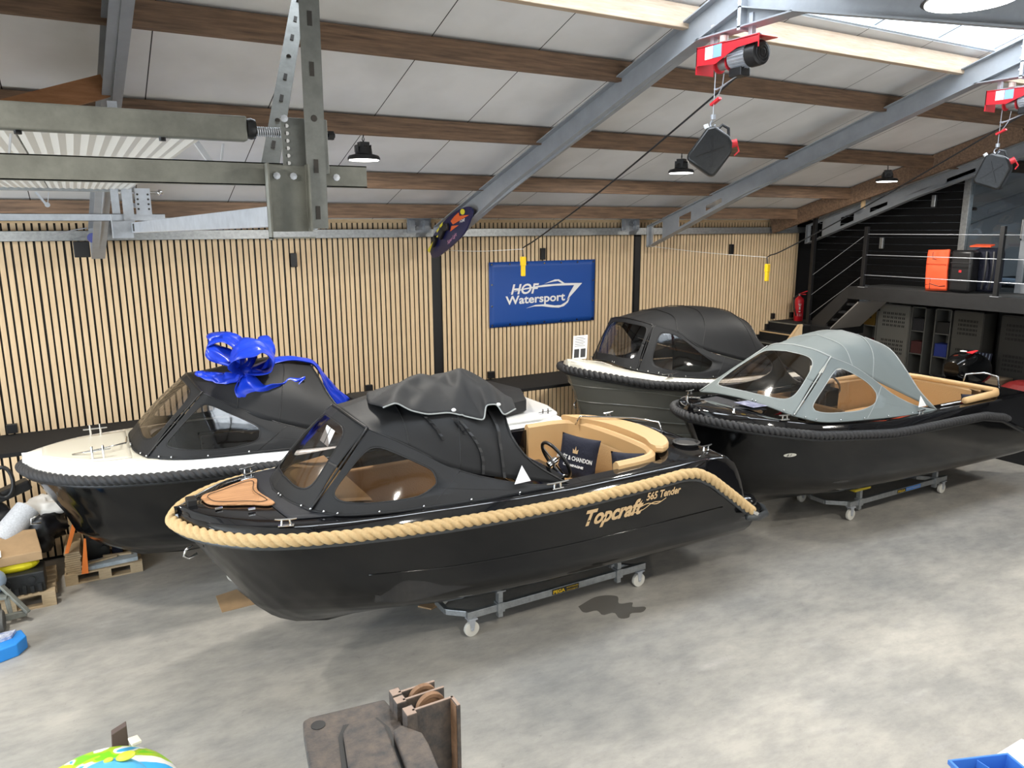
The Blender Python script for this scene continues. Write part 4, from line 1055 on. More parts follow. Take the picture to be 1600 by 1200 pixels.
# raised white aft moulding and dark sunbed
m = MB(); m.prism([(3.1, 8.0, 1.55), (5.0, 8.02, 1.53), (5.38, 8.20, 1.52), (5.48, 8.6, 1.52), (5.48, 9.4, 1.52), (5.38, 9.8, 1.52), (5.0, 9.95, 1.53), (3.1, 10.0, 1.55)], (0, 0, .07)); m.build('aft_moulding', WHITE, TB, bevel=.03)
m = MB(); cushion(m, [(3.0, 8.12), (4.45, 8.14), (4.95, 8.30), (5.22, 8.9), (5.1, 9.6), (4.3, 9.85), (3.0, 9.85)], 1.62, 1.80, .05); m.build('sunbed_cover', CANVC, TB, smooth=True)
MB().tube([(4.45, 8.14, 1.79), (4.2, 8.6, 1.805), (4.0, 9.85, 1.79)], .006, 6).build('cover_seam', SEAMB, TB)
bench(TB, 9.0, 1.1, 2.7, .30, .66, .8, 1.15, 1.5, ms=GPLAS, mt=GPLAS)
MB().tube([(-.62, 9.0, 1.05), (-.70, 8.98, 1.03), (-.71, 8.98, .97), (-.62, 9.0, .96)], .010, 8).build('bow_eye', CHROME, TB, smooth='all')

# the gift bow of wide blue satin
t = thing('gift_bow', 'big royal blue satin bow tied on top of the left canopy', 'bow', (1.45, 8.75, 2.45))
def ribbon(ctrl, wv, nm, seed=0, n=44, wn=10, wav=.018):
    """ctrl: centre line points; wv: width vectors at each control point"""
    P = catmull(ctrl, n); W = catmull(wv, n); rows = []
    for i, (p, q) in enumerate(zip(P, W)):
        r = []
        for j in range(wn + 1):
            u = j / wn - .5; v = Vector(p) + Vector(q) * u
            v += Vector((noise.noise(Vector((i * .12, u * 5, seed))), noise.noise(Vector((i * .12 + 9, u * 5, seed))), noise.noise(Vector((i * .12, u * 5 + 5, seed)))) ) * wav * 2
            r.append(v)
        rows.append(r)
    return MB().grid(rows).build(nm, BLUEC, t, smooth='all', solid=.004)
K = (1.48, 8.56, 2.45)
ribbon([K, (1.36, 8.72, 2.60), (1.18, 8.84, 2.72), (1.22, 8.92, 2.80), (1.42, 8.92, 2.80), (1.52, 8.80, 2.66), K], [(.06, .10, .02), (.14, .20, .10), (.10, .30, .16), (.10, .34, .06), (.16, .34, 0), (.14, .24, 0), (.08, .06, 0)], 'bow_loop', 1, wav=.03)
ribbon([K, (1.34, 8.48, 2.54), (1.40, 8.40, 2.70), (1.60, 8.38, 2.76), (1.76, 8.40, 2.62), (1.72, 8.44, 2.46), K], [(.06, .10, .0), (.05, .30, .10), (.05, .42, .14), (.10, .46, .10), (.12, .44, .02), (.10, .30, 0), (.06, .08, 0)], 'bow_loop', 3, wav=.03)
ribbon([K, (1.60, 8.66, 2.60), (1.66, 8.76, 2.74), (1.82, 8.74, 2.66), (1.76, 8.66, 2.48), K], [(.08, .08, .0), (.14, .26, .06), (.14, .32, .08), (.14, .32, .05), (.12, .22, 0), (.06, .08, 0)], 'bow_loop', 6, wav=.03)
ribbon([K, (1.34, 8.56, 2.41), (1.16, 8.66, 2.42), (1.0, 8.76, 2.46)], [(.05, .14, .04), (.06, .18, .10), (.06, .15, .09), (.02, .04, .03)], 'bow_tail', 8)
ribbon([K, (1.44, 8.40, 2.33), (1.52, 8.34, 2.24), (1.76, 8.34, 2.24), (2.10, 8.42, 2.34)], [(.16, .10, 0), (.26, .02, .16), (.16, -.10, .20), (.08, .10, .17), (.01, .03, .02)], 'bow_tail', 11)
ribbon([(1.55, 8.62, 2.47), (1.85, 8.80, 2.51), (2.26, 8.94, 2.46), (2.42, 9.02, 2.33), (2.62, 9.25, 2.02), (2.9, 9.5, 1.72)], [(.02, .12, .02), (.03, .18, .02), (.03, .22, .02), (.08, .22, .06), (.14, .18, .12), (.14, .18, .12)], 'bow_tail', 14)
MB().ball((1.50, 8.55, 2.45), .07, .06, .07).build('bow_knot', BLUEC, t, smooth='all')

# ---------------------------------------------------------------- C : grey boat at the back
TC = thing('motor_boat', 'grey clinker style boat with black canopy and black rope behind', 'boat', (9, 9.2, 0))
build_hull(C_, GREY, TC, strakes=True)
zdC = lambda x: C_.zs(x) + .10
boC, biC, _ = deck(C_, TC, CREAM, .05, 7.5, 11.6, .80, zd=zdC, crown=.05, liner=GREY)
rpC = rope_path(C_, .03, 0, xend=11.9); rope('rope_fender', rpC, .058, ROPEB, TC, pitch=.16, lobes=2)
MB().tube(rope_path(C_, .012, -.065, xend=11.9), .022, 8).build('rub_rail', RUB, TC, smooth='all')
canopy(canC, TC, CANV, SEAMB, [(-.85, .9), (0, .9), (.45, .9), (.93, .94), (.93, .2), (.3, .13), (-.3, .13), (-.93, .2)], [(.04, .9), (.13, .92), (.26, .90), (.38, .68), (.37, .40), (.32, .16), (.04, .10)], ms=VINYL2)
bench(TC, 9.2, 8.0, 9.8, .35, .72, .85, 1.30, 1.72, ms=CREAM, mt=TAN)
MB().box(8.7, 9.0, 9.0, 9.7, .9, 1.95).build('helm_console', GREY, TC, bevel=.02)
MB().box(8.66, 9.04, 8.96, 9.74, 1.95, 1.98).build('console_top', TEAK, TC)
cleat(TC, (7.42, 9.2 - .90, zdC(7.4) + .01), L=.30); cleat(TC, (7.42, 9.2 + .90, zdC(7.4) + .01), L=.30)
m = MB(); m.tube([(6.42, 9.10, zdC(6.4) + .06), (6.62, 8.92, zdC(6.5) + .06), (6.8, 8.88, zdC(6.8) + .055)], .006, 6); m.build('hatch_edge', CREAMP, TC)
MB().tube([(6.33, 9.15, 1.42), (6.26, 9.10, 1.40), (6.26, 9.08, 1.34), (6.34, 9.15, 1.33)], .010, 8).build('bow_eye', CHROME, TC, smooth='all')
t = thing('price_sheet', 'white information sheet standing on the bow of the grey boat', 'sheet', (6.62, 9.35, zdC(6.6) + .06))
bx = Vector((6.44, 9.42, zdC(6.5) + .03)); ex = Vector((.95, -.1, .02)) * .26; ez = Vector((.06, .06, .36))
MB().prism([bx, bx + ex, bx + ex + ez, bx + ez], (.0, .004, 0)).build('paper', PAPER, t)
m = MB()
for k in range(6): a = bx + ez * (.92 - k * .07) + ex * .12; m.prism([a, a + ex * (.72 if k % 2 else .6), a + ex * (.72 if k % 2 else .6) - ez * .018, a - ez * .018], (0, -.003, 0))
for u in (.10, .55): a = bx + ez * .08 + ex * u; m.prism([a, a + ex * .34, a + ex * .34 + ez * .36, a + ez * .36], (0, -.003, 0))
m.build('sheet_print', GPLAS, t)

# ---------------------------------------------------------------- D : right boat, grey canopy
TD = thing('motor_boat', 'glossy black boat with grey canopy and black rope, at the right', 'boat', (9.3, 6.65, 0))
build_hull(D_, GEL, TD)
zdD = lambda x: itp(x, [(6.28, 1.85), (6.8, 1.80), (7.4, 1.71), (8.6, 1.61), (10, 1.60), (12.3, 1.60)])
boD, biD, _ = deck(D_, TD, GELD, .05, 7.7, 11.38, .86, zd=zdD, crown=.04, xend=11.9)
rpD = rope_path(D_, .03, 0, xend=11.2); rope('rope_fender', rpD, .050, ROPEB, TD, pitch=.13, lobes=2)
MB().tube(rope_path(D_, .012, -.06, xend=12.2), .024, 8).build('rub_rail', RUB, TD, smooth='all')
topD = canopy(canD, TD, CANG, SEAMW, [(-.8, .84), (-.4, .86), (0, .87), (.83, .88), (.9, .14), (0, .10), (-.9, .12)], [(.06, .89), (.17, .88), (.34, .86), (.43, .73), (.44, .42), (.35, .2), (.08, .12), (.04, .2)], ms=VINYL)
p = V3(9.26, 5.62, 1.70)
MB().prism([p, p + V3(.17, 0, .0), p + V3(.07, .03, .14)], (0, -.004, 0)).build('triangle_patch', WPRINT, TD)
for sg in (1, -1):
    cleat(TD, (7.02, 6.65 - sg * .80, zdD(7.0) + .01), ang=-.15 * sg); cleat(TD, (9.30, 6.65 - sg * 1.05, 1.605)); cleat(TD, (6.60, 6.65 - sg * .40, zdD(6.6) + .02), L=.12, ang=.9)
m = MB(); m.prism([(6.62, 6.95, 1.83), (7.05, 6.98, 1.83), (7.08, 6.18, 1.82), (6.66, 6.45, 1.83)], (0, 0, .012)); m.build('anchor_hatch', GRIP, TD, bevel=.004)
m = MB()
lf = catmull([(7.45, 8), (7, 8)], 2)
bench(TD, 6.65, 8.2, 9.4, .30, .74, .85, 1.25, 1.60)
MB().box(8.9, 9.2, 6.75, 7.35, .85, 1.75).build('helm_console', GELD, TD, bevel=.02)
m = MB(); m.box(8.2, 8.26, 5.95, 7.35, 1.2, 1.72); m.build('backrest', TAND, TD, bevel=.02)
wh = MB(); cW = Vector((9.3, 7.0, 1.75)); ax = Vector((.9, 0, .4)).normalized(); e1 = Vector((0, 1, 0)); e2 = ax.cross(e1)
wh.tube([cW + .17 * (math.cos(q) * e1 + math.sin(q) * e2) for q in [2 * math.pi * k / 30 for k in range(30)]], .014, 8, close=True); wh.build('steering_wheel', CHROME, TD, smooth='all')
# tan stern upholstery
m = MB(); band(m, normals(catmull([(10.0, 7.42), (11.0, 7.40), (11.26, 7.25), (11.30, 6.7), (11.28, 5.95)], 40), 1), lambda q: 1.12, lambda q: 1.64, .09); m.build('backrest', TAND, TD, smooth=True)
m = MB(); cushion(m, [(10.2, 5.86), (11.2, 5.86), (11.2, 7.35), (9.9, 7.35), (9.9, 6.9), (10.2, 6.8)], 1.04, 1.18); m.build('bench_cushion', TAN, TD, smooth=True)
MB().tube([(9.75, 7.50, 1.64), (10.9, 7.46, 1.665), (11.27, 7.32, 1.67), (11.34, 6.9, 1.67), (11.34, 6.0, 1.67), (11.30, 5.74, 1.67), (11.10, 5.64, 1.67), (10.35, 5.64, 1.655)], [.04, .04, .04, .04, .04, .045, .05, .045], 12).build('coaming_bolster', TAN, TD, smooth='all')
pillow('cushion', 'dark blue cushion tucked in the stern corner of the right boat', (11.1, 5.92, 1.42), (.8, -.4, 0), (.1, .15, .95), .38, .38, .13, NAVY)
# outboard motor
t = thing('outboard_motor', 'black outboard motor with white and red cowl marks behind the right boat', 'outboard motor', (12.35, 6.65, 1.0))
m = MB(); N = 24; rows = []
for i in range(17):
    u = i / 16; r = []
    x = 11.72 + .95 * u; hh = .30 * math.sin(math.pi * min(1, max(0, u * .93 + .05))) ** .45; ww = .25 * math.sin(math.pi * (u * .92 + .05)) ** .4
    for k in range(N):
        a = 2 * math.pi * k / N; r.append((x, 6.65 + ww * math.copysign(abs(math.cos(a)) ** .7, math.cos(a)), 1.78 - .10 * u + hh * math.copysign(abs(math.sin(a)) ** .75, math.sin(a)) * (1 if math.sin(a) > 0 else .7)))
    r.append(r[0]); rows.append(r)
m.grid(rows); m.vf(rows[0][:-1], [tuple(range(N))]); m.vf(rows[-1][:-1], [tuple(range(N))]); m.build('cowl', GEL, t, smooth=True)
MB().lathe([(0, 0), (.05, 0), (.05, .01), (0, .012)], (12.0, 6.65, 2.055), n=16).build('cowl_badge', WPRINT, t)
MB().prism([(11.9, 6.55, 2.06), (12.25, 6.60, 2.055), (12.25, 6.56, 2.055), (11.9, 6.46, 2.05)], (0, 0, .008)).build('cowl_stripe', REDS, t)
m = MB(); m.box(12.35, 12.55, 6.55, 6.75, .55, 1.6); m.prism([(12.3, 6.62, .5), (12.6, 6.62, .5), (12.55, 6.62, .2), (12.4, 6.62, .2)], (0, .06, 0)); m.build('motor_leg', GPLAS, t, bevel=.02)
MB().tube([(9.9, 5.70, 1.63), (10.8, 5.68, 1.63), (11.4, 5.72, 1.63)], .012, 8).build('coaming_rail', CHROME, TD, smooth='all')
m = MB(); m.tube([(11.45, 6.3, 1.62), (11.5, 6.3, 1.80), (11.62, 6.1, 1.84), (11.72, 5.95, 1.80), (11.74, 5.92, 1.62)], .016, 8); m.build('grab_rail', CHROME, TD, smooth='all')
# oval badge
m = MB(); P = [(7.22 + .07 * math.cos(q), 0, 1.30 + .028 * math.sin(q)) for q in [2 * math.pi * k / 24 for k in range(24)]]
FD = hullfn(D_, .006); m.vf([FD(Vector(p_)) for p_ in P], [tuple(range(24))]); bo_ = m.build('oval_badge', mat('badge_plate', (.75, .74, .66), .35), TD)
m = MB(); put_text(m, '6.1', .045, (7.185, 0, 1.285), (1, 0, 0), (0, 0, 1), bold=.001, fn=hullfn(D_, .009)); m.build('badge_print', GPLAS, bo_)
MB().tube([(6.62, 6.65, 1.20), (6.50, 6.62, 1.17), (6.50, 6.60, 1.10), (6.64, 6.65, 1.08)], .013, 8).build('bow_eye', CHROME, TD, smooth='all')
m = MB(); a = Vector((6.86, 6.50, zdD(6.8) + .075)); m.prism([a, a + Vector((.22, -.02, 0)), a + Vector((.26, -.30, -.015)), a + Vector((.04, -.28, -.015))], (0, 0, .003)); tag(m.build('brochure', mat('brochure_paper', (.45, .45, .55), .3, noise_amt=.9, nscale=18, col2=(.05, .06, .15))), 'glossy brochure lying on the foredeck of the right boat', 'brochure')

# dollies
d1 = dolly(3.04, 5.16, 6.53, 'galvanised boat dolly under the front boat with black and yellow sticker', [(3.36, .44, 0), (4.86, .44, 0)], None, hw=.36)
m = MB(); m.box(3.98, 4.32, 6.53 - .388, 6.53 - .386, .205, .268); s1 = m.build('sticker', BPLAS, d1)
m = MB(); put_text(m, 'PEGA', .052, (3.99, 6.53 - .390, .216), (1, 0, 0), (0, 0, 1), bold=.002, width=.15); put_text(m, 'BOOTTRAILERS', .024, (4.16, 6.53 - .390, .240), (1, 0, 0), (0, 0, 1), width=.15); put_text(m, 'www.pega.nl', .022, (4.16, 6.53 - .390, .214), (1, 0, 0), (0, 0, 1), width=.14); m.build('sticker_print', YEL, s1)
d2 = dolly(8.96, 11.10, 6.65, 'galvanised boat dolly under the right boat with yellow pads and blue sticker', [(9.12, .45, 1), (10.9, .45, 0)], None, hw=.41)
m = MB(); m.box(9.95, 10.15, 6.65 - .44, 6.65 - .437, .21, .262); s2 = m.build('sticker', BPLAS, d2)
m = MB(); m.box(10.15, 10.50, 6.65 - .44, 6.65 - .437, .21, .262); s3 = m.build('sticker', BLUP, d2)
m = MB(); put_text(m, 'PEGA', .045, (9.96, 6.65 - .441, .218), (1, 0, 0), (0, 0, 1), bold=.001, width=.17); put_text(m, 'BOOTTRAILERS', .030, (10.16, 6.65 - .441, .226), (1, 0, 0), (0, 0, 1), width=.32); m.build('sticker_print', YEL, s2)
d3 = dolly(1.2, 3.4, 9.0, 'galvanised boat dolly hidden under the left boat', [(1.5, .40, 0), (3.0, .40, 0)], None)
d4 = dolly(8.4, 10.6, 9.2, 'galvanised boat dolly hidden under the grey boat', [(8.7, .42, 0), (10.3, .42, 0)], None)

# ================================================================== PLATFORM, STAIRS, BACK ROOM
XM, ZM = 13.1, 2.84
struct(MB().box(XM + .05, 19.0, -1.9, 9.62, ZM - .22, ZM).build('floor_platform', mat('grey_platform_deck', (.045, .045, .045), .8, noise_amt=.4, nscale=30)), 'dark floor of the raised platform')
tag(MB().box(XM, XM + .05, -1.9, 9.62, ZM - .235, ZM + .01).build('fascia_board', mat('black_fascia', (.020, .020, .021), .55, noise_amt=.3, nscale=6)), 'long black fascia board along the platform edge', 'board')
# black plank wall on the far side of the stairs and platform
m = MB()
k = 0; z = 0.0
while z < 6.0:
    y0 = 8.20 if z > ZM - .1 else 10.2
    m.prism([(14.25, y0, z), (14.25, 11.42, z), (14.25, 11.42, z + .136), (14.25, y0, z + .136)], (.04, 0, 0)); z += .14
struct(m.build('wall_planks', DPLANK), 'black horizontal plank wall right of the slatted wall')
struct(MB().box(13.66, 14.3, YU - .02, YU + .05, 0, 4.6).build('wall_corner', DARK))
# end return of the slat wall
# steel column and glass front
tag(MB().box(14.19, 14.31, 8.08, 8.20, ZM, 5.15).build('steel_column', GALV, bevel=.004), 'grey steel column at the end of the black plank wall', 'column')
t = thing('glass_door', 'tall glazed door with grey frame behind the railing, far right', 'door', (14.25, 7.0, ZM))
m = MB(); m.box(14.2, 14.3, 7.03, 7.13, ZM, 5.3); m.box(14.2, 14.3, 5.6, 5.7, ZM, 5.3); m.box(14.2, 14.3, 5.7, 7.03, ZM, ZM + .16); m.build('door_frame', STEEL, t, bevel=.004)
MB().box(14.24, 14.26, 5.7, 7.03, ZM + .16, 5.3).build('door_glass', clear('door_glass_clear', (.82, .86, .88), .05, .02), t)
MB().tube([(14.17, 7.10, 3.75), (14.13, 7.10, 3.78), (14.13, 7.10, 4.10), (14.17, 7.10, 4.13)], .012, 8).build('door_handle', CHROME, t, smooth=True)
struct(MB().box(14.25, 14.26, 7.13, 8.08, ZM, 5.2).build('window_2', MATS['door_glass_clear']), 'glass pane between column and door')
# back room
rafter(17.6, 'blue grey castellated rafter seen inside the room behind glass', 4)
for (y0, y1, z0, z1, c, lab) in ((7.1, 7.6, ZM, 3.55, (.30, .02, .03), 'dark red cabinet in the room behind the railing'), (6.3, 6.9, ZM + .3, 3.75, (.02, .16, .10), 'green box behind the glass door'), (6.2, 6.6, ZM, 3.2, (.45, .38, .10), 'yellow box behind the glass door')):
    m = MB(); m.box(16.2, 16.7, y0, y1, z0, z1); tag(m.build('storage_box', mat('box_paint', c, .6), bevel=.01), lab, 'box')
m = MB(); m.box(15.4, 16.0, 6.4, 8.3, ZM + .10, ZM + .14); m.box(15.45, 15.5, 6.5, 6.55, ZM, ZM + .1); m.box(15.45, 15.5, 8.1, 8.15, ZM, ZM + .1); m.box(15.9, 15.95, 6.5, 6.55, ZM, ZM + .1); m.box(15.9, 15.95, 8.1, 8.15, ZM, ZM + .1); tag(m.build('low_table', mat('blue_white_top', (.35, .45, .60), .4)), 'low pale blue table top in the room behind the railing', 'table')
# railing
t = thing('railing', 'black post railing with steel cables along the platform', 'railing', (XM, 8, ZM))
for y, z0, z1 in ((10.53, 1.95, 4.30), (9.34, ZM, 3.99), (6.87, ZM, 3.99), (4.40, ZM, 3.99), (1.95, ZM, 3.99)):
    m = MB(); m.box(XM + .0, XM + .07, y - .035, y + .035, z0, z1); p = m.build('post', DARK, t, bevel=.003)
    if z0 > 2: MB().box(XM - .01, XM + .10, y - .07, y + .07, ZM + .002, ZM + .012).build('foot_plate', GALVL, p)
for zc, zs_ in ((3.85, 3.0), (3.46, 2.59), (3.08, 2.17)):
    MB().tube([(XM + .035, 9.34, zc), (XM + .035, 1.9, zc)], .007, 6).build('cable', GALVL, t)
    MB().tube([(XM + .035, 10.53, zs_), (XM + .035, 9.34, zc)], .005, 6).build('cable', GALVL, t)
# stairs: three steps from the ledge, landing, flight to the platform
t = thing('staircase', 'black steps with worn edges rising from the ledge to the landing', 'stairs', (12.9, 10.9, ZL))
for i, (x0, x1, z) in enumerate(((12.37, 12.64, 1.615), (12.62, 12.90, 1.81), (12.87, 13.75, 2.0))):
    MB().box(x0, x1 if i == 2 else 12.95, 10.43, YU - .03, z - .195 if i else ZL, z).build('step', FELT, t, bevel=.003)
    MB().box(x0 - .008, x0 + .02, 10.43, YU - .03, z - .02, z + .003).build('step_nosing', PINE if i == 1 else GALVO, t)
MB().box(13.06, 14.2, 9.98, 10.45, 1.80, 1.995).build('landing', FELT, t)
for i in range(4):
    MB().box(13.14, 14.2, 9.98 - .18 * i - .16, 9.98 - .18 * i + .03, 2.0 + .17 * (i + 1) - .04, 2.0 + .17 * (i + 1)).build('step', FELT, t)
MB().prism([(XM, 10.40, 1.98), (XM, 10.40, 2.12), (XM, 9.66, 2.82), (XM, 9.62, 2.84), (XM, 9.62, 2.56), (XM, 10.06, 2.06), (XM, 10.06, 1.98)], (.05, 0, 0)).build('stringer', mat('black_stringer', (.020, .020, .021), .55), t)
MB().prism([(XM + .03, 9.40, 2.56), (XM + .03, 10.22, 1.74), (XM + .03, 10.22, 1.71), (XM + .03, 9.40, 2.53)], (.95, 0, 0)).build('soffit_panel', mat('grey_panel', (.30, .28, .26), .6), t)
m = MB(); m.prism([(12.36, 10.40, 1.45), (12.36, 10.40, 1.68), (12.70, 10.40, 2.03), (12.82, 10.40, 2.03), (12.82, 10.40, 1.45)], (0, .025, 0)); m.build('side_panel', SLAT, t)
m = MB(); m.bar((12.34, 10.395, 1.66), (12.70, 10.395, 2.02), .05, .03); m.build('side_panel_cap', PINE, t)
MB().box(12.83, 13.7, 10.40, 10.425, 1.42, 1.98).build('side_panel_black', DARK, t)
# fire extinguisher
t = thing('fire_extinguisher', 'red fire extinguisher standing on the landing beside the slats', 'fire extinguisher', (13.42, 11.02, 2.0))
MB().lathe([(0, .0), (.088, 0), (.095, .01), (.095, .43), (.085, .48), (.04, .52), (.028, .54), (0, .54)], (13.42, 11.02, 2.0), n=24).build('cylinder', REDP, t, smooth=True)
m = MB(); m.box(13.40, 13.44, 11.0, 11.04, 2.54, 2.58); m.build('valve', GALVL, t)
m = MB(); m.bar((13.40, 11.02, 2.58), (13.56, 10.94, 2.64), .02, .012); m.bar((13.40, 11.02, 2.57), (13.54, 10.96, 2.57), .02, .012); m.build('handle', REDS, t)
MB().tube([(13.40, 11.04, 2.56), (13.29, 11.06, 2.50), (13.27, 11.02, 2.3), (13.30, 10.98, 2.12)], .014, 8).build('hose', BPLAS, t, smooth=True)
m = MB(); c0 = Vector((13.42, 11.02, 2.0))
def onc(a, z): return c0 + Vector((.0965 * math.cos(a), .0965 * math.sin(a), z))
for zz, hh, ww in ((.36, .012, .7), (.33, .012, .5), (.25, .06, .3), (.20, .02, .4), (.15, .008, .9), (.13, .008, .9), (.11, .008, .9)):
    m.vf([onc(-2.25 - ww / 2, zz), onc(-2.25, zz), onc(-2.25 + ww / 2, zz), onc(-2.25 + ww / 2, zz + hh), onc(-2.25, zz + hh), onc(-2.25 - ww / 2, zz + hh)], [(0, 1, 4, 5), (1, 2, 3, 4)])
m.build('label_print', WPRINT, t)
# wall fittings on the black wall
for y, z, lab in ((9.75, 3.55, 'small grey wall light on the black planks, lower left one'), (8.75, 4.35, 'small grey wall light high on the black planks near the column')):
    tag(MB().box(14.18, 14.24, y - .04, y + .04, z, z + .22).build('wall_light', GALV, bevel=.01), lab, 'wall light')
# suitcase, orange cloth, backpack on the platform
t = thing('hard_case', 'black hard shell trolley case with small red badge behind the railing', 'case', (13.45, 7.62, ZM))
m = MB(); m.box(13.36, 13.62, 7.44, 7.82, ZM + .02, ZM + .74); m.build('case_shell', BPLAS, t, bevel=.045, smooth=True)
m = MB(); m.box(13.352, 13.36, 7.60, 7.645, ZM + .36, ZM + .40); m.build('badge', REDS, t)
for zz in (.20, .52): MB().box(13.345, 13.36, 7.46, 7.80, ZM + zz, ZM + zz + .012).build('shell_rib', GPLAS, t)
t = thing('orange_bag', 'bright orange folded bag with black zips against the black case', 'bag', (13.40, 8.02, ZM))
m = MB(); rows = []
for i in range(15):
    v = i / 14; r = []
    for j in range(15):
        u = j / 14; r.append((13.36 - .03 * math.sin(math.pi * v) + .012 * noise.noise(Vector((u * 4, v * 5, 1))), 8.20 - .38 * u + (.02 * v), ZM + .01 + .72 * v + .02 * u))
    rows.append(r)
m.grid(rows).build('bag_cloth', ORNG, t, smooth='all', solid=.05)
for v in (.16, .78): MB().tube([(13.325, 8.20, ZM + .72 * v), (13.32, 8.10, ZM + .72 * v + .02), (13.325, 7.95, ZM + .72 * v - .015), (13.325, 7.84, ZM + .72 * v)], .007, 6).build('zip', BPLAS, t)
MB().tube([(13.322, 8.12, ZM + .04), (13.315, 8.12, ZM + .40), (13.325, 8.12, ZM + .70)], .005, 6).build('zip', BPLAS, t)
t = thing('backpack', 'black backpack with orange top handle behind the hard case', 'backpack', (13.72, 7.36, ZM))
m = MB(); m.box(13.62, 13.95, 7.18, 7.60, ZM + .02, ZM + .78); m.build('pack_body', NAVY, t, bevel=.09, smooth=True)
m = MB(); m.prism([(13.62, 7.30, ZM + .79), (13.75, 7.30, ZM + .82), (13.75, 7.62, ZM + .82), (13.62, 7.66, ZM + .79)], (0, 0, .025)); m.build('top_handle', ORNG, t, bevel=.008)
for dy in (0, .12): MB().tube([(13.60, 7.22 + dy, ZM + .72), (13.54, 7.18 + dy, ZM + .52), (13.54, 7.18 + dy, ZM + .3), (13.60, 7.24 + dy, ZM + .08)], .018, 8).build('strap', GPLAS, t, smooth=True)

# ---------------- under the platform
struct(MB().box(14.75, 14.85, -1.9, 10.3, 0, ZM - .22).build('wall_under_platform', DARK))
def cab(y0, y1, name, lab, door, tone, items=0, xf=14.25):
    t = thing(name, lab, 'cabinet', (xf, (y0 + y1) / 2, 0))
    z1 = 2.44; m = MB(); m.box(xf + .02, xf + .45, y0, y0 + .02, 0, z1); m.box(xf + .02, xf + .45, y1 - .02, y1, 0, z1); m.box(xf + .43, xf + .45, y0, y1, 0, z1); m.box(xf + .02, xf + .45, y0, y1, z1 - .02, z1); m.box(xf + .02, xf + .45, y0, y1, .08, .10)
    m.build('cabinet_body', tone, t)
    if door:
        d = MB(); d.box(xf, xf + .02, y0 + .01, y1 - .01, .05, z1 - .02); dd = d.build('cabinet_door', tone, t)
        h = MB(); n = 6; w_ = (y1 - y0 - .2) / n
        for zc in (2.0, 1.45):
            for i in range(n):
                for j in range(4):
                    for q in range(2):
                        y = y0 + .1 + i * w_ + q * .035; h.box(xf - .003, xf, y, y + .018, zc + j * .08, zc + j * .08 + .045)
        h.build('vent_slots', DARK, dd)
    else:
        for z in (.6, 1.05, 1.5, 1.95): MB().box(xf + .03, xf + .43, y0 + .02, y1 - .02, z, z + .02).build('shelf', tone, t)
    return t
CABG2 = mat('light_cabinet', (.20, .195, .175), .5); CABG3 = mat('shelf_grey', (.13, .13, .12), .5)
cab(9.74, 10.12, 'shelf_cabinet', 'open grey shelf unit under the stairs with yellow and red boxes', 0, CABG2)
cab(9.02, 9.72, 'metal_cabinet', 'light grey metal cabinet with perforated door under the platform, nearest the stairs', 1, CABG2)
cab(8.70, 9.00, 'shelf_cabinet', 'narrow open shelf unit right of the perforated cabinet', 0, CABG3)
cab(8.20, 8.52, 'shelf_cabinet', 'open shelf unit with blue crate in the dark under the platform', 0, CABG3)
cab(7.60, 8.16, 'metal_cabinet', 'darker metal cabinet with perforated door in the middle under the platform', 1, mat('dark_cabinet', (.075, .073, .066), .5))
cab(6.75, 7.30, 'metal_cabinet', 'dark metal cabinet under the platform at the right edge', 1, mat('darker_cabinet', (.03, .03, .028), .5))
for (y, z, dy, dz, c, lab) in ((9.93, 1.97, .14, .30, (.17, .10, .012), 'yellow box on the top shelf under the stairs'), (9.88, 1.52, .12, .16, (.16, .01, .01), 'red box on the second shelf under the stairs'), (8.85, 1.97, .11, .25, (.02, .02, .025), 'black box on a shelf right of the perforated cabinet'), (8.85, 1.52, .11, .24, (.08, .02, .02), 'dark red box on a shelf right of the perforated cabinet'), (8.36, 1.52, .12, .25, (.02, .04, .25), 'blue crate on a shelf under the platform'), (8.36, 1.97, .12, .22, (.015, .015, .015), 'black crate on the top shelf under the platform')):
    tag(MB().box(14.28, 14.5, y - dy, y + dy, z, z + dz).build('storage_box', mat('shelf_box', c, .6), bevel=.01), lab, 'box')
t = thing('folding_chair', 'folding chair with dark blue and white striped cloth in the dark', 'chair', (13.95, 7.5, 0))
m = MB(); m.prism([(13.9, 7.75, 1.25), (13.9, 7.27, 1.25), (14.0, 7.25, 1.76), (14.0, 7.73, 1.76)], (.02, 0, 0)); m.build('chair_back', NAVY, t)
m = MB()
for k in range(8): y = 7.73 - k * .06; m.prism([(13.895, y, 1.26), (13.895, y - .014, 1.26), (13.995, y - .034, 1.75), (13.995, y - .02, 1.75)], (-.003, 0, 0))
m.build('chair_stripes', mat('pale_stripe', (.25, .3, .4), .7), t)
m = MB()
for y in (7.27, 7.73): m.tube([(13.92, y, 1.5), (13.75, y, 0.02)], .012, 6); m.tube([(13.9, y, 1.1), (14.15, y, .02)], .012, 6)
m.build('chair_frame', GALV, t)
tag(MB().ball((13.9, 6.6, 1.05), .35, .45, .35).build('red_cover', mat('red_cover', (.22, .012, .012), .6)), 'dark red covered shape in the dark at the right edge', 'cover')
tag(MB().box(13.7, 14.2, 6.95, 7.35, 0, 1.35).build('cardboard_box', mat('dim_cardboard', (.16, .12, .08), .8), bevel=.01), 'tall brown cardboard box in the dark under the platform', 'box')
tag(MB().box(13.6, 14.1, 6.2, 7.0, 0, .72).build('storage_crate', DARK, bevel=.02), 'black crate under the red cover', 'crate')

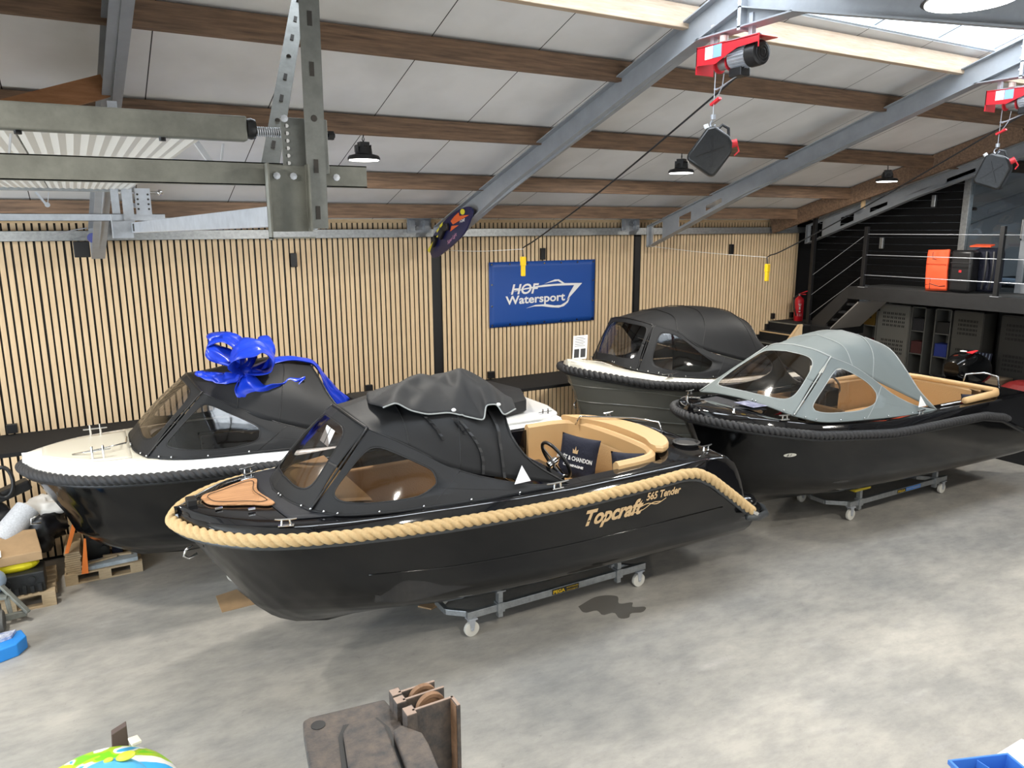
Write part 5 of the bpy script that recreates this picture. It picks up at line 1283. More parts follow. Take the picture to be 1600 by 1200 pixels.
# ================================================================== OVERHEAD DOOR, upper left
t = thing('overhead_door', 'open sectional overhead door with ribbed cream underside and galvanised edge rail', 'door', (-2, 5, 4.35))
DW = mat('cream_door_panel', (.62, .60, .56), .45)
x = .46; k = 0
while x > -4.8:
    x0 = x - .60; m = MB(); n = 24; top_ = []; bot = []
    for i in range(n + 1):
        xx = x0 + .004 + (x - .008 - x0) * i / n
        bot.append((xx, 4.335 - (.006 if i % 2 else 0)))
    poly_ = bot + [(x - .004, 4.375), (x0 + .004, 4.375)]
    m.prism([(a, 2.98, b) for a, b in poly_], (0, 4.35, 0)); pn = m.build('door_section', DW, t)
    for yy in (4.05, 4.75):
        if k == 0: MB().lathe([(0, -.004), (.06, -.004), (.05, -.016), (0, -.018)], (x0 - .0, yy + 1.1, 4.333), n=16).build('grip_cup', BPLAS, pn)
    x = x0; k += 1
MB().box(-.90, .58, 2.92, 2.98, 4.31, 4.395).build('edge_rail', GALVO, t, bevel=.006); MB().box(-4.8, -.91, 2.92, 2.98, 4.31, 4.405).build('edge_rail', GALVO, t, bevel=.006)
MB().box(-4.8, .50, 7.33, 7.38, 4.31, 4.39).build('edge_rail', GALV, t)
for xx in (-.14, .50):
    for yy in (2.96, 7.32):
        m = MB(); m.bar((xx - .09, yy, 4.30), (xx - .02, yy, 4.19), .018, .018); m.bar((xx + .0, yy, 4.30), (xx - .02, yy, 4.19), .020, .006); m.tube([(xx - .02, yy - .02, 4.20), (xx - .02, yy + .04, 4.20)], .02, 10); m.build('roller_bracket', GALVL, t)
for xx in (-.24, -.12, .30):
    MB().lathe([(0, 0), (.011, 0), (.011, -.012), (0, -.012)], (xx, 2.95, 4.31), n=6).build('bolt', DARK, t)
m = MB(); m.lathe([(0, 0), (.034, 0), (.038, .015), (.034, .03), (0, .03)], (.582, 2.95, 4.355), 'x', 16); m.build('buffer', BPLAS, t, smooth=True)
# tracks, hangers, cross arm
t = thing('door_track', 'galvanised overhead door track with perforated hangers, nearest one', 'door track', (0, 2.95, 4.2))
def chan(x0, x1, y, z0, z1, d=.05):
    m = MB(); m.box(x0, x1, y, y + .004, z0, z1); m.box(x0, x1, y, y + d, z0, z0 + .004); m.box(x0, x1, y, y + d, z1 - .004, z1); return m
chan(-4.8, 1.01, 2.90, 4.155, 4.235).build('track_channel', GALVO, t)
HANG = mat('worn_galvanised_steel', (.24, .25, .235), .5, metal=.4, noise_amt=.3, nscale=12)
def angle(a, b, w_, mt, nm, root, nslot=9):
    a = Vector(a); b = Vector(b); d = (b - a).normalized(); L = (b - a).length; sx = Vector((1, 0, 0)); sx = (sx - d * sx.dot(d)).normalized(); sy = d.cross(sx)
    m = MB(); m.obox((a + b) / 2, sx, sy, d, w_ / 2, .0025, L / 2); m.obox((a + b) / 2 + sx * w_ / 2 - sy * w_ * .35 * (-1), sy, sx, d, w_ * .35, .0025, L / 2)
    o = m.build(nm, mt, root)
    h = MB()
    for k in range(nslot):
        c = a + d * (L * (k + .35) / nslot)
        if k % 3 == 2: h.lathe_e(c - sy * .003, .012, .004, .012, 10, 6)
        else: h.obox(c - sy * .003, sx, sy, d, .008, .002, .024)
    h.build('slots', PANEL if False else mat_slot, o); return o
mat_slot = mat('slot_dark', (.05, .045, .04), .8)
angle((.80, 2.86, 4.0), (.80, 2.80, 5.50), .07, HANG, 'hanger_angle', t)
angle((.72, 3.30, 4.2), (1.52, 5.05, 6.02), .07, HANG, 'hanger_angle', t, 16)
m = MB(); m.box(.69, .86, 2.885, 2.890, 4.20, 4.395); pl = m.build('perforated_plate', HANG, t, bevel=.002)
h = MB()
for r_ in range(6):
    for c_ in (.71, .835): h.lathe([(0, 0), (.007, 0), (.007, .003), (0, .003)], (c_, 2.881, 4.235 + r_ * .026), 'y', 8)
h.build('plate_holes', PANEL, pl)
m = MB(); m.box(.62, .77, 2.875, 2.88, 3.99, 4.225); m.box(.62, .626, 2.83, 2.88, 3.96, 4.23); m.box(.765, .771, 2.83, 2.88, 3.99, 4.23); m.box(.62, .78, 2.83, 2.88, 3.965, 3.97); m.build('track_bracket', GALVO, t)
m = MB(); m.tube([(.60, 2.93, 4.345), (.90, 2.93, 4.345)], .009, 8); m.lathe([(0, 0), (.018, 0), (.018, .02), (0, .02)], (.875, 2.93, 4.345), 'x', 6); m.build('spring_bolt', DARK, t, smooth=True)
MB().tube([(.612 + .10 * i / 120, 2.93 + .016 * math.cos(i * .66), 4.345 + .016 * math.sin(i * .66)) for i in range(121)], .0028, 5).build('coil_spring', GALVL, t, smooth='all')
for x, z in ((.70, 4.40), (.66, 4.20), (.72, 4.20), (.79, 4.20), (.88, 4.20), (.79, 4.02)):
    MB().lathe([(0, 0), (.013, 0), (.013, -.01), (0, -.012)], (x, 2.875, z - .012), 'y', 8).build('bolt', GALVL, t)
t = thing('door_track', 'galvanised overhead door track with end plates, far one near the slats', 'door track', (0, 7.3, 4.1))
chan(-4.8, .70, 7.25, 4.07, 4.13).build('track_channel', GALVL, t)
m = MB(); m.box(.38, .46, 7.22, 7.225, 3.98, 4.36); m.build('end_plate', GALVL, t); m = MB(); m.box(.48, .60, 7.24, 7.245, 4.12, 4.34); pl = m.build('perforated_plate', GALVL, t)
h = MB()
for r_ in range(4):
    for c_ in (.50, .58): h.lathe([(0, 0), (.009, 0), (.009, .003), (0, .003)], (c_, 7.236, 4.17 + r_ * .04), 'y', 8)
h.build('plate_holes', mat_slot, pl)
m = MB(); m.box(.30, .36, 7.26, 7.265, 4.12, 4.9); m.build('hanger_angle', GALVL, t); m = MB(); m.tube([(.30, 7.28, 4.30), (.68, 7.28, 4.31)], .012, 8); m.ball((.68, 7.28, 4.31), .025, .025, .025, 8, 6); m.build('spring_bolt', CHROME, t, smooth=True)
m = MB(); m.box(.28, .44, 7.20, 7.205, 3.93, 4.07); m.box(.28, .285, 7.10, 7.2, 3.93, 4.12); m.build('track_bracket', GALVL, t)
t = thing('cross_arm', 'light galvanised box arm running between the two door tracks', 'arm', (.6, 5, 4.0))
m = MB(); A0, B0 = Vector((.46, 7.15, 4.015)), Vector((.79, 2.90, 4.055))
m.bar(A0, B0, .07, .085); m.build('arm_profile', GALVL, t, bevel=.004)
for q in (.03, .95): MB().obox(A0 + (B0 - A0) * q + Vector((-.038, 0, 0)), (0, 1, 0), (0, 0, 1), (1, 0, 0), .03, .03, .003).build('bolt_plate', mat_slot, t)
t = thing('wall_winch', 'black bracket with blue strap roll at the foot of the left rafter', 'bracket', (.2, 10.9, 3.7))
m = MB(); m.box(-.02, .16, 10.98, 11.0, 3.66, 3.86); m.build('bracket_plate', DARK, t, bevel=.01)
MB().lathe([(0, -.07), (.06, -.07), (.06, .07), (0, .07)], (.20, 10.90, 3.90), 'y', 18).build('strap_roll', mat('purple_blue_strap', (.08, .09, .30), .6), t, smooth=True)
m = MB(); m.tube([(-.25, 10.95, 3.93), (.02, 10.95, 4.0), (.15, 10.95, 4.02)], .008, 6); m.build('lever', GALVL, t)
m = MB(); m.box(.33, .40, 6.9, 6.95, 4.62, 4.98); tag(m.build('slotted_hanger', GALVL), 'short slotted galvanised hanger plate on the left rafter', 'hanger')

# ================================================================== HOISTS with jerrycans
def hoist(X, y0, s_lab, c_lab, can_rot, drop, dz=0):
    t = thing('electric_hoist', s_lab, 'hoist', (X, y0 - .3, 5.55), 'red electric hoists under the rafters')
    g = MB()
    g.box(X - .025, X + .025, y0 - .07, y0 - .03, 5.50, 5.80); g.box(X - .025, X + .025, y0 - .50, y0 - .46, 5.56, 5.80); g.box(X - .03, X + .03, y0 - .56, y0 + .0, 5.585, 5.635)
    g.build('mounting_profile', GALVL, t, bevel=.003)
    r = MB(); xf = X - .12
    r.prism([(xf, y0 + .03, 5.62), (xf, y0 + .03, 5.47), (xf, y0 - .20, 5.45), (xf, y0 - .33, 5.50), (xf, y0 - .44, 5.535), (xf, y0 - .66, 5.54), (xf, y0 - .66, 5.60), (xf, y0 - .42, 5.60)], (.006, 0, 0))
    r.prism([(xf, y0 + .03, 5.605), (xf, y0 - .66, 5.585), (xf + .22, y0 - .66, 5.585), (xf + .22, y0 + .03, 5.605)], (0, 0, .006)); r.box(xf, xf + .2, y0 + .02, y0 + .03, 5.40, 5.62)
    r.box(xf, xf + .006, y0 - .67, y0 - .66, 5.50, 5.60); r.build('hoist_frame', REDP, t)
    s = MB(); s.prism([(xf - .002, y0 - .08, 5.60), (xf - .002, y0 - .08, 5.50), (xf - .002, y0 - .17, 5.50), (xf - .002, y0 - .17, 5.60)], (-.001, 0, 0)); s.build('label', WPRINT, t)
    s = MB(); s.prism([(xf - .002, y0 - .175, 5.60), (xf - .002, y0 - .175, 5.50), (xf - .002, y0 - .27, 5.50), (xf - .002, y0 - .27, 5.60)], (-.001, 0, 0)); s.build('label', LBLUE, t)
    m = MB(); m.lathe([(0, 0), (.075, 0), (.08, .01), (.08, .20), (0, .20)], (X - .01, y0 - .50, 5.48), 'y', 22)
    for k in range(22):
        a = 2 * math.pi * k / 22; m.obox((X - .01 + .085 * math.cos(a), y0 - .40, 5.48 + .085 * math.sin(a)), (math.cos(a), 0, math.sin(a)), (0, 1, 0), (-math.sin(a), 0, math.cos(a)), .010, .085, .002)
    m.build('motor', GALVL, t)
    m = MB(); m.lathe([(0, -.115), (.07, -.115), (.095, -.10), (.10, -.06), (.10, 0), (0, 0)], (X - .01, y0 - .50, 5.48), 'y', 26); fc = m.build('fan_cover', BPLAS, t, smooth=True)
    m = MB()
    for q in (.025, .05, .075): m.tube([(X - .01 + q * math.cos(a), y0 - .618, 5.48 + q * math.sin(a)) for a in [2 * math.pi * k / 20 for k in range(20)]], .003, 5, close=True)
    m.build('fan_grille', GPLAS, fc)
    m = MB(); m.lathe([(0, .0), (.07, 0), (.07, .012), (.045, .014), (.045, .13), (.07, .132), (.07, .145), (0, .145)], (X - .01, y0 - .28, 5.46), 'y', 22); m.build('cable_drum', REDP, t, smooth=True)
    m = MB(); m.lathe([(.046, .02), (.05, .03), (.05, .11), (.046, .12)], (X - .01, y0 - .28, 5.46), 'y', 22); m.build('cable_winding', GALV, t, smooth=True)
    m = MB(); m.box(X - .06, X + .05, y0 - .44, y0 - .30, 5.33, 5.40); m.build('switch_box', BPLAS, t, bevel=.01)
    m = MB(); m.lathe([(0, 0), (.035, 0), (.035, .05), (0, .06)], (X - .02, y0 - .19, 5.635), n=14); m.build('alarm', CREAM, t, smooth=True)
    yh = y0 - .12; zt = 5.44; zh = 4.98 - drop
    m = MB(); m.tube([(X - .03, yh, zt), (X - .035, yh, zh + .05)], .004, 6); m.tube([(X - .03, yh - .10, zt - .06), (X - .033, yh - .09, 5.28), (X - .035, yh - .04, 5.20), (X - .035, yh, 5.15)], .004, 6)
    m.tube([(X - .03, yh - .26, 5.34), (X - .03, yh - .02, 5.26), (X - .03, yh + .01, 5.27), (X + .02, yh - .02, 5.28), (X + .02, yh - .26, 5.36)], .005, 6); m.build('lifting_cable', GALVL, t, smooth=True)
    MB().obox((X - .034, yh - .02, 5.165), (0, 1, -.45), (1, 0, 0), (0, .45, 1), .055, .018, .010).build('stop_weight', REDS, t)
    m = MB(); m.tube([(X - .035, yh, zh + .06), (X - .035, yh, zh + .02)], .022, 10); m.tube([(X - .035, yh + .03 * math.sin(a), zh - .02 + .03 * math.cos(a)) for a in np.linspace(0, 4.6, 14)], .007, 8); m.build('hook', GALVL, t, smooth=True)
    # jerrycan
    j = thing('jerrycan', c_lab, 'jerrycan', (X - .035, yh, zh - .24), 'black jerrycans hung as counterweights')
    W, Hh, T = .30, .36, .18
    prof = [(-W / 2, -Hh / 2 + .03), (-W / 2 + .03, -Hh / 2), (W / 2 - .03, -Hh / 2), (W / 2, -Hh / 2 + .03), (W / 2, Hh / 2 - .10), (W / 2 - .05, Hh / 2 - .03), (W / 2 - .10, Hh / 2), (-W / 2 + .05, Hh / 2), (-W / 2, Hh / 2 - .05)]
    Rm = Matrix.Rotation(can_rot[2], 3, 'Z') @ Matrix.Rotation(can_rot[0], 3, 'Y')
    O = Vector((X - .035, yh, zh - .245)); tr = lambda p: O + Rm @ Vector(p)
    m = MB(); m.prism([tr((a, -T / 2, b)) for a, b in prof], Rm @ Vector((0, T, 0))); m.build('can_body', mat('jerrycan_black', (.014, .015, .016), .33, bump=.1) if 'jerrycan_black' not in MATS else MATS['jerrycan_black'], j, bevel=.030, smooth=True)
    for sy in (-1, 1):
        m = MB(); yy = sy * (T / 2 + .003)
        for a, b in (((-.09, -.11), (.06, .09)), ((.08, -.11), (-.07, .09))): m.bar(tr((a[0], yy, a[1])), tr((b[0], yy, b[1])), .016, .008, upv=tuple(Rm @ Vector((0, 1, 0))))
        m.build('embossed_ribs', BPLAS, j)
    m = MB(); m.tube([tr((-.07, 0, Hh / 2 - .005)), tr((-.06, 0, Hh / 2 + .045)), tr((.0, 0, Hh / 2 + .05)), tr((.05, 0, Hh / 2 - .01))], .013, 8); m.build('can_handle', GPLAS, j, smooth=True)
    m = MB(); m.tube([tr((W / 2 - .05, 0, Hh / 2 - .04)), tr((W / 2 - .015, 0, Hh / 2 + .0))], [.034, .032], 14); m.build('red_cap', REDS, j, smooth=True)
    MB().tube([tr((W / 2, 0, Hh / 2 - .02)), tr((W / 2 + .04, 0, Hh / 2 - .05)), tr((W / 2 + .03, 0, Hh / 2 - .10))], .008, 6).build('cap_strap', REDS, j)
    MB().tube([tr((-W / 2, 0, Hh / 2 - .05)), tr((-W / 2 - .03, 0, Hh / 2 - .03))], .022, 10).build('vent_cap', WPRINT, j)
    t.location.z += dz; j.location.z += dz
    return t
hoist(4.95, 5.20, 'red electric hoist with silver motor at the ridge, upper centre', 'black jerrycan hanging tilted on the hook of the centre hoist', (.62, 0, -.75), -.02, dz=-.11)
hoist(9.25, 5.12, 'red electric hoist partly cut by the right picture edge', 'black jerrycan hanging at the right edge below the second hoist', (.35, 0, -1.25), .0, dz=-.13)
# pendants
for (P, top_, foot_, lab) in (((5.20, 8.80, 3.62), (4.94, 4.84, 5.23), (4.98, 10.85, 3.66), 'yellow hoist pendant hanging in front of the blue banner'), ((9.15, 8.15, 3.44), (9.24, 4.74, 5.22), (9.10, 10.85, 3.66), 'yellow hoist pendant hanging right of the middle rafter')):
    t = thing('hoist_pendant', lab, 'remote control', P, 'yellow hoist pendants')
    m = MB(); x, y, z = P; m.box(x - .032, x + .032, y - .03, y + .03, z - .12, z - .0); m.box(x - .026, x + .026, y - .024, y + .024, z - .26, z - .11); m.build('pendant_body', YEL, t, bevel=.008)
    T0 = Vector(top_); E0 = Vector((x, y, z + .10)); M0 = (T0 + E0) / 2 - Vector((0, 0, .05))
    c = MB(); c.tube(catmull([T0, M0, E0 + Vector((.0, -.25, .10)), E0 + Vector((0, .0, .04)), Vector((x, y, z))], 40), .009, 6); c.build('pendant_cable', BPLAS, t, smooth=True)
    c = MB(); F0 = Vector(foot_); c.tube(catmull([E0, (E0 + F0) / 2 - Vector((0, 0, .02)), F0], 16), .004, 5); c.build('tie_cord', WPRINT, t)
tag(MB().lathe([(0, 0), (.055, 0), (.06, .02), (.05, .05), (0, .055)], (9.05, 6.50, 5.44), n=20).build('smoke_detector', CREAM, smooth=True), 'round white smoke detector on the edge of the middle rafter', 'smoke detector')

# ================================================================== WAKEBOARD
t = thing('wakeboard', 'dark blue wakeboard with orange flame print at a rafter foot', 'wakeboard', (4.97, 10.5, 3.9)); WB = t
ol = [(11.20, 3.58), (11.24, 3.68), (11.16, 3.80), (11.05, 3.92), (10.61, 4.13), (10.34, 4.22), (10.06, 4.28), (9.83, 4.29), (9.73, 4.23), (9.8, 4.13), (10.01, 3.93), (10.41, 3.75), (10.9, 3.58), (11.1, 3.54)]
oc = catmull([V3(*p) for p in ol] + [V3(*ol[0])], 60)[:-1]
MB().prism([(4.98, p[0], p[1]) for p in oc], (.03, 0, 0)).build('board', mat('navy_board', (.012, .014, .065), .35), t, bevel=.008)
def wpoly(pts, mt, nm, dx=.004):
    return MB().prism([(4.98 - dx, a, b) for a, b in pts], (-.001, 0, 0)).build(nm, mt, t)
wpoly([(10.44, 4.10), (10.30, 4.17), (10.16, 4.22), (10.14, 4.17), (9.82, 4.18), (10.36, 4.05)], mat('flame_orange', (.75, .13, .03), .4), 'flame_print')
wpoly([(10.41, 4.03), (10.17, 4.04), (10.46, 3.95)], MATS['flame_orange'], 'flame_print')
wpoly([(10.03 + .075 * math.cos(a), 4.225 + .04 * math.sin(a)) for a in [2 * math.pi * k / 16 for k in range(16)]], mat('yellow_print', (.75, .66, .04), .4), 'disc_print', .007)
for pp in ([(11.20, 3.66), (10.98, 3.80), (11.04, 3.72), (11.12, 3.62)], [(10.84, 3.96), (10.72, 4.02), (10.74, 3.98), (10.82, 3.93)], [(10.72, 4.04), (10.6, 4.09), (10.62, 4.04), (10.7, 4.0)], [(10.86, 3.87), (10.78, 3.90), (10.8, 3.86)]):
    wpoly(pp, MATS['yellow_print'], 'yellow_print', .055)
for (a0, a1) in (((11.05, 3.74), (10.93, 3.86)), ((10.78, 3.86), (10.62, 4.0)), ((10.66, 4.0), (10.48, 4.02))):
    m = MB(); m.bar((4.95, *a0), (4.95, *a1), .10, .05, upv=(1, 0, 0)); m.build('binding', BPLAS, t, bevel=.012)
m = MB(); put_text(m, 'F-ONE', .055, (4.975, 10.13, 4.07), (0, -1, .16), (0, .10, 1), shear=.3, bold=.001); m.build('board_lettering', WPRINT, t)
m = MB(); put_text(m, 'Super Light', .075, (4.975, 10.56, 3.76), (0, -1, .42), (0, .3, 1), shear=.3); m.build('board_lettering', mat('pink_print', (.75, .35, .55), .5), t)

WB.location = (4.97 - .15, 10.5 - .18, 3.9)
# ================================================================== CLUTTER, lower left
def pallet(name, lab, x0, x1, y0, y1, ang=0, h=.13, parts=1):
    t = thing(name, lab, 'pallet', ((x0 + x1) / 2, (y0 + y1) / 2, 0))
    n = 5; w_ = (y1 - y0)
    for k in range(n):
        a = y0 + (w_ - .10) * k / (n - 1); MB().box(x0, x1, a, a + .10, h - .02, h).build('deck_board', PALW, t)
    for a in (y0, (y0 + y1) / 2 - .05, y1 - .10):
        MB().box(x0, x1, a, a + .10, 0, .018).build('base_board', PALW, t)
        for b in (x0, (x0 + x1) / 2 - .06, x1 - .13):
            MB().box(b, b + .13, a, a + .10, .018, h - .02).build('block', PALW, t)
    return t
pallet('pallet', 'wooden pallet with planks under the bow of the left boat', -.50, .30, 9.45, 10.25)
pallet('pallet', 'wooden pallet carrying an engine block at the left edge', -1.45, -.58, 9.02, 9.75, h=.17)
t = thing('engine_block', 'black cast engine block with round ports on the left pallet', 'engine', (-.85, 9.2, .17))
m = MB(); m.box(-1.10, -.66, 9.06, 9.35, .17, .40)
m.build('block_casting', ENGB, t, bevel=.012)
for x, r_ in ((-.78, .035), (-1.0, .03)):
    MB().lathe([(r_ * .55, 0), (r_, 0), (r_, -.018), (r_ * .55, -.018)], (x, 9.06, .33), 'y', 16).build('port_ring', ENGB, t)
for k in range(6): MB().box(-1.08 + k * .07, -1.045 + k * .07, 9.03, 9.06, .19, .26 + .02 * (k % 2)).build('casting_lug', ENGB, t)
tag(MB().ball((-.92, 9.24, .45), .22, .11, .075).build('yellow_bag', mat('yellow_plastic_sheet', (.85, .72, .02), .4, bump=.3, bscale=9)), 'bright yellow plastic bag lying on the engine block', 'bag')
tag(MB().prism([(-1.3, 9.0, .17), (-1.04, 9.0, .17), (-1.03, 9.02, .42), (-1.3, 9.02, .36)], (0, .015, 0)).build('cardboard_sheet', CARD), 'upright cardboard sheet left of the engine block', 'cardboard')
m = MB(); m.prism([(-1.45, 9.10, .50), (-.66, 9.14, .50), (-.72, 9.55, .62), (-1.42, 9.6, .66)], (0, 0, .10)); o = m.build('cardboard_box', CARD, bevel=.006); tag(o, 'big flattened cardboard box on top of the left pile', 'box')
m = MB(); m.prism([(-1.15, 9.09, .62), (-1.02, 9.105, .62), (-1.03, 9.22, .652), (-1.16, 9.21, .652)], (0, 0, .003)); l_ = m.build('shipping_label', PAPER, o)
# rolls and bags behind
m = MB(); m.tube([(-1.05, 9.55, .64), (-.78, 9.78, .88)], .14, 18); tag(m.build('paper_roll', mat('printed_paper', (.68, .70, .74), .7, noise_amt=.3, nscale=60), smooth=True), 'white printed paper roll standing in the pile at the left', 'paper roll')
def lump(name, lab, cat, c, rx, ry, rz, mt, seed=0, amp=.25):
    m = MB(); vs = []; m.lathe_e(c, rx, ry, rz, 28, 18)
    m.v = [tuple(Vector(c) + (Vector(v) - Vector(c)) * (1 + amp * noise.noise((Vector(v) - Vector(c)) * 7 + Vector((seed, seed * 2, 0))) + amp * .6 * noise.noise((Vector(v) - Vector(c)) * 16 + Vector((seed, 0, 0))))) for v in m.v]
    return tag(m.build(name, mt, smooth='all', weld=True), lab, cat)
lump('white_bag', 'crumpled white plastic bag on top of the left pile', 'bag', (-.62, 9.85, .86), .26, .16, .12, mat('white_plastic_bag', (.70, .67, .63), .4), 3, .5)
lump('black_bag', 'black plastic bag under the crumpled white one in the left pile', 'bag', (-.72, 9.78, .62), .30, .20, .24, mat('black_bag', (.010, .010, .012), .35), 5, .35)
m = MB(); m.bar((-1.4, 9.8, .95), (-.75, 10.0, 1.13), .16, .12); tag(m.build('black_case', BPLAS, bevel=.02), 'long black padded case on top of the pile at the left edge', 'case')
m = MB(); c_ = Vector((-.98, 9.85, 1.22))
m.tube([c_ + Vector((.09 * math.cos(a), .02 * math.sin(a), .17 * math.sin(a))) for a in [2 * math.pi * k / 30 for k in range(30)]], .022, 10, close=True); tag(m.build('steering_wheel', BPLAS, smooth='all'), 'loose black steering wheel leaning against the slats at the left edge', 'steering wheel')
lump('black_bag', 'dark bag at the left edge between cardboard box and slats', 'bag', (-1.2, 9.85, .72), .36, .2, .28, MATS['black_bag'], 9, .3)
tag(MB().box(-1.6, -.75, 9.60, 10.2, .17, .55).build('storage_crate', BPLAS, bevel=.02), 'black crate carrying the bags at the back of the left pile', 'crate')
# things on the second pallet
rnd = random.Random(2)
for k in range(10):
    tag(MB().prism([(-.48 + rnd.uniform(-.01, .01), 9.47, .132 + k * .026), (-.32 + rnd.uniform(-.01, .01), 9.47, .132 + k * .026), (-.30, 10.1, .132 + k * .026), (-.46, 10.1, .132 + k * .026)], (0, 0, .022)).build('wood_board', PALW),
        'thin wooden board, %s from the bottom of the strapped stack' % ['first', 'second', 'third', 'fourth', 'fifth', 'sixth', 'seventh', 'eighth', 'ninth', 'tenth and top one'][k], 'board', 'stacked thin boards on the pallet')
m = MB(); m.prism([(-.30, 9.47, .132), (.26, 9.5, .132), (.26, 9.72, .132), (-.28, 9.66, .132)], (0, 0, .045)); tag(m.build('panel_pack', mat('blue_white_sheet', (.50, .56, .60), .4, noise_amt=.5, nscale=7, stretch=(1, 8, 1))), 'flat blue and white wrapped panels on the pallet', 'panel')
m = MB(); m.prism([(-.25, 9.52, .182), (.05, 9.6, .182), (.05, 9.64, .182), (-.25, 9.56, .182)], (0, 0, .02)); m.prism([(-.1, 9.66, .182), (.2, 9.6, .182), (.2, 9.64, .182), (-.1, 9.7, .182)], (0, 0, .02)); tag(m.build('wood_offcuts', PALW), 'pale wood offcuts lying on the wrapped panels', 'wood', kind='stuff')
tag(MB().box(.10, .28, 9.9, 10.15, .13, .24).build('cardboard_box', CARD, bevel=.005), 'small brown box at the right end of the pallet', 'box')
t = thing('spare_engine', 'dark engine part standing on the pallet behind the boards', 'engine', (-.1, 9.9, .13))
m = MB(); m.box(-.26, -.02, 9.75, 10.05, .13, .48); m.build('block_casting', ENGB, t, bevel=.01)
m = MB(); m.lathe([(0, 0), (.05, 0), (.05, -.04), (0, -.04)], (-.16, 9.75, .38), 'y', 14); m.lathe([(0, 0), (.03, 0), (.03, -.04), (0, -.04)], (-.08, 9.75, .28), 'y', 14); m.build('port_ring', ENGB, t)
tag(MB().box(0, .12, 9.8, 10.05, .13, .36).build('black_box', NAVY, bevel=.01), 'navy black box on the pallet under the bow', 'box')
m = MB(); m.prism([(-.47, 9.44, .40), (-.43, 9.44, .40), (-.30, 9.62, .72), (-.35, 9.62, .73)], (0, .006, 0)); tag(m.build('orange_strap', ORS), 'orange strap rising from the board stack, left one', 'strap', 'orange straps on the pallet')
m = MB(); m.prism([(-.33, 9.43, .12), (-.26, 9.43, .12), (-.245, 9.48, .52), (-.265, 9.48, .53)], (0, .006, 0)); tag(m.build('orange_strap', ORS), 'orange strap pulled over the front of the pallet, right one', 'strap', 'orange straps on the pallet')
# hand trolley at the left edge
t = thing('transport_trolley', 'old grey steel trolley with solid wheel at the left edge', 'trolley', (-1.05, 8.85, 0))
m = MB(); m.bar((-1.22, 9.05, .62), (-.82, 8.75, .10), .05, .03); m.bar((-1.3, 8.72, .10), (-.84, 8.80, .08), .05, .06); m.bar((-1.35, 8.95, .28), (-.98, 8.9, .28), .20, .03); m.bar((-1.0, 8.85, .27), (-.98, 8.80, .10), .04, .04); m.build('trolley_frame', GALVO, t, bevel=.005)
MB().lathe([(0, -.04), (.05, -.045), (.09, -.04), (.11, -.03), (.11, .03), (.09, .04), (0, .04)], (-1.06, 8.66, .11), 'x', 24).build('wheel', mat('grey_rubber', (.10, .095, .085), .8), t, smooth=True)
lump('plastic_canister', 'pale blue plastic canister lying on the grey trolley', 'canister', (-1.14, 8.98, .42), .15, .13, .14, mat('milky_blue', (.36, .46, .60), .35), 1, .08)
t = thing('parts_tray', 'bright blue angled tray with white packaging on the floor, left edge', 'tray', (-1.0, 8.15, 0))
MB().prism([(-1.3, 7.86, .0), (-.88, 8.03, .0), (-.81, 8.16, .0), (-.86, 8.32, .0), (-1.3, 8.28, 0)], (0, 0, .13)).build('tray_body', mat('azure_plastic', (.02, .25, .72), .4), t, bevel=.01)
m = MB(); m.prism([(-1.3, 8.02, .132), (-.93, 8.16, .132), (-.90, 8.28, .132), (-1.28, 8.25, .132)], (0, 0, .03)); m.build('packaging', mat('printed_wrap', (.75, .77, .82), .4, noise_amt=.7, nscale=25, col2=(.10, .15, .35)), t)
tag(MB().prism([(.95, 8.33, .001), (1.18, 8.38, .001), (1.29, 7.93, .001), (.95, 7.92, .001)], (0, 0, .008)).build('cardboard_sheet', CARD), 'flat piece of cardboard on the floor before the front boat bow', 'cardboard')
tag(MB().prism([(2.80, 6.98, .001), (2.96, 7.03, .001), (3.04, 6.90, .001), (2.9, 6.85, .001)], (0, 0, .015)).build('cardboard_scrap', CARD), 'small brown scrap on the floor behind the front boat dolly', 'cardboard')
# puddle
pp = [(4.30, 6.12), (4.28, 5.98), (4.42, 5.95), (4.42, 5.84), (4.55, 5.82), (4.53, 5.70), (4.62, 5.66), (4.70, 5.72), (4.82, 5.68), (4.92, 5.75), (4.80, 5.82), (4.86, 5.9), (4.72, 5.95), (4.80, 6.1), (4.6, 6.2)]
pc_ = catmull([V3(*p) for p in pp] + [V3(*pp[0])], 70)[:-1]
tag(MB().prism([(p[0], p[1], .0005) for p in pc_], (0, 0, .0012)).build('puddle', mat('wet_concrete', (.15, .14, .125), .15)), 'dark wet puddle on the concrete beside the front dolly', 'puddle')

# ================================================================== FOREGROUND
t = thing('forklift_mast', 'rusty black forklift mast section with guide rollers, bottom foreground', 'forklift mast', (1.3, 3.6, 0))
m = MB()
pl = [(.83, 3.85), (.845, 3.91), (.89, 3.925), (1.09, 3.90), (1.32, 3.87), (1.34, 3.66), (1.30, 3.51), (1.30, 2.9), (.68, 2.9)]
outer = [Vector((x, y, 1.25)) for x, y in pl]
m.prism(outer, (0, 0, -.09)); m.build('carriage_plate', RUST, t, bevel=.012)
MB().lathe([(0, 0), (.040, 0), (.040, .004), (0, .004)], (.91, 3.825, 1.2495), n=24).build('plate_hole', DARK, t)
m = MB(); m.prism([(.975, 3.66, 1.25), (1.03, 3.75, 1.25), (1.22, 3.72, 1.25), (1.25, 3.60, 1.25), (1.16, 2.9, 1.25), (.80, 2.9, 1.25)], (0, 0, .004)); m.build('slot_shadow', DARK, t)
m = MB(); m.prism([(1.0, 3.65, 1.25), (1.05, 3.71, 1.25), (1.20, 3.69, 1.25), (1.225, 3.59, 1.25), (1.13, 2.9, 1.25), (.84, 2.9, 1.25)], (0, 0, .035)); m.build('inner_plate', RUST, t, bevel=.01)
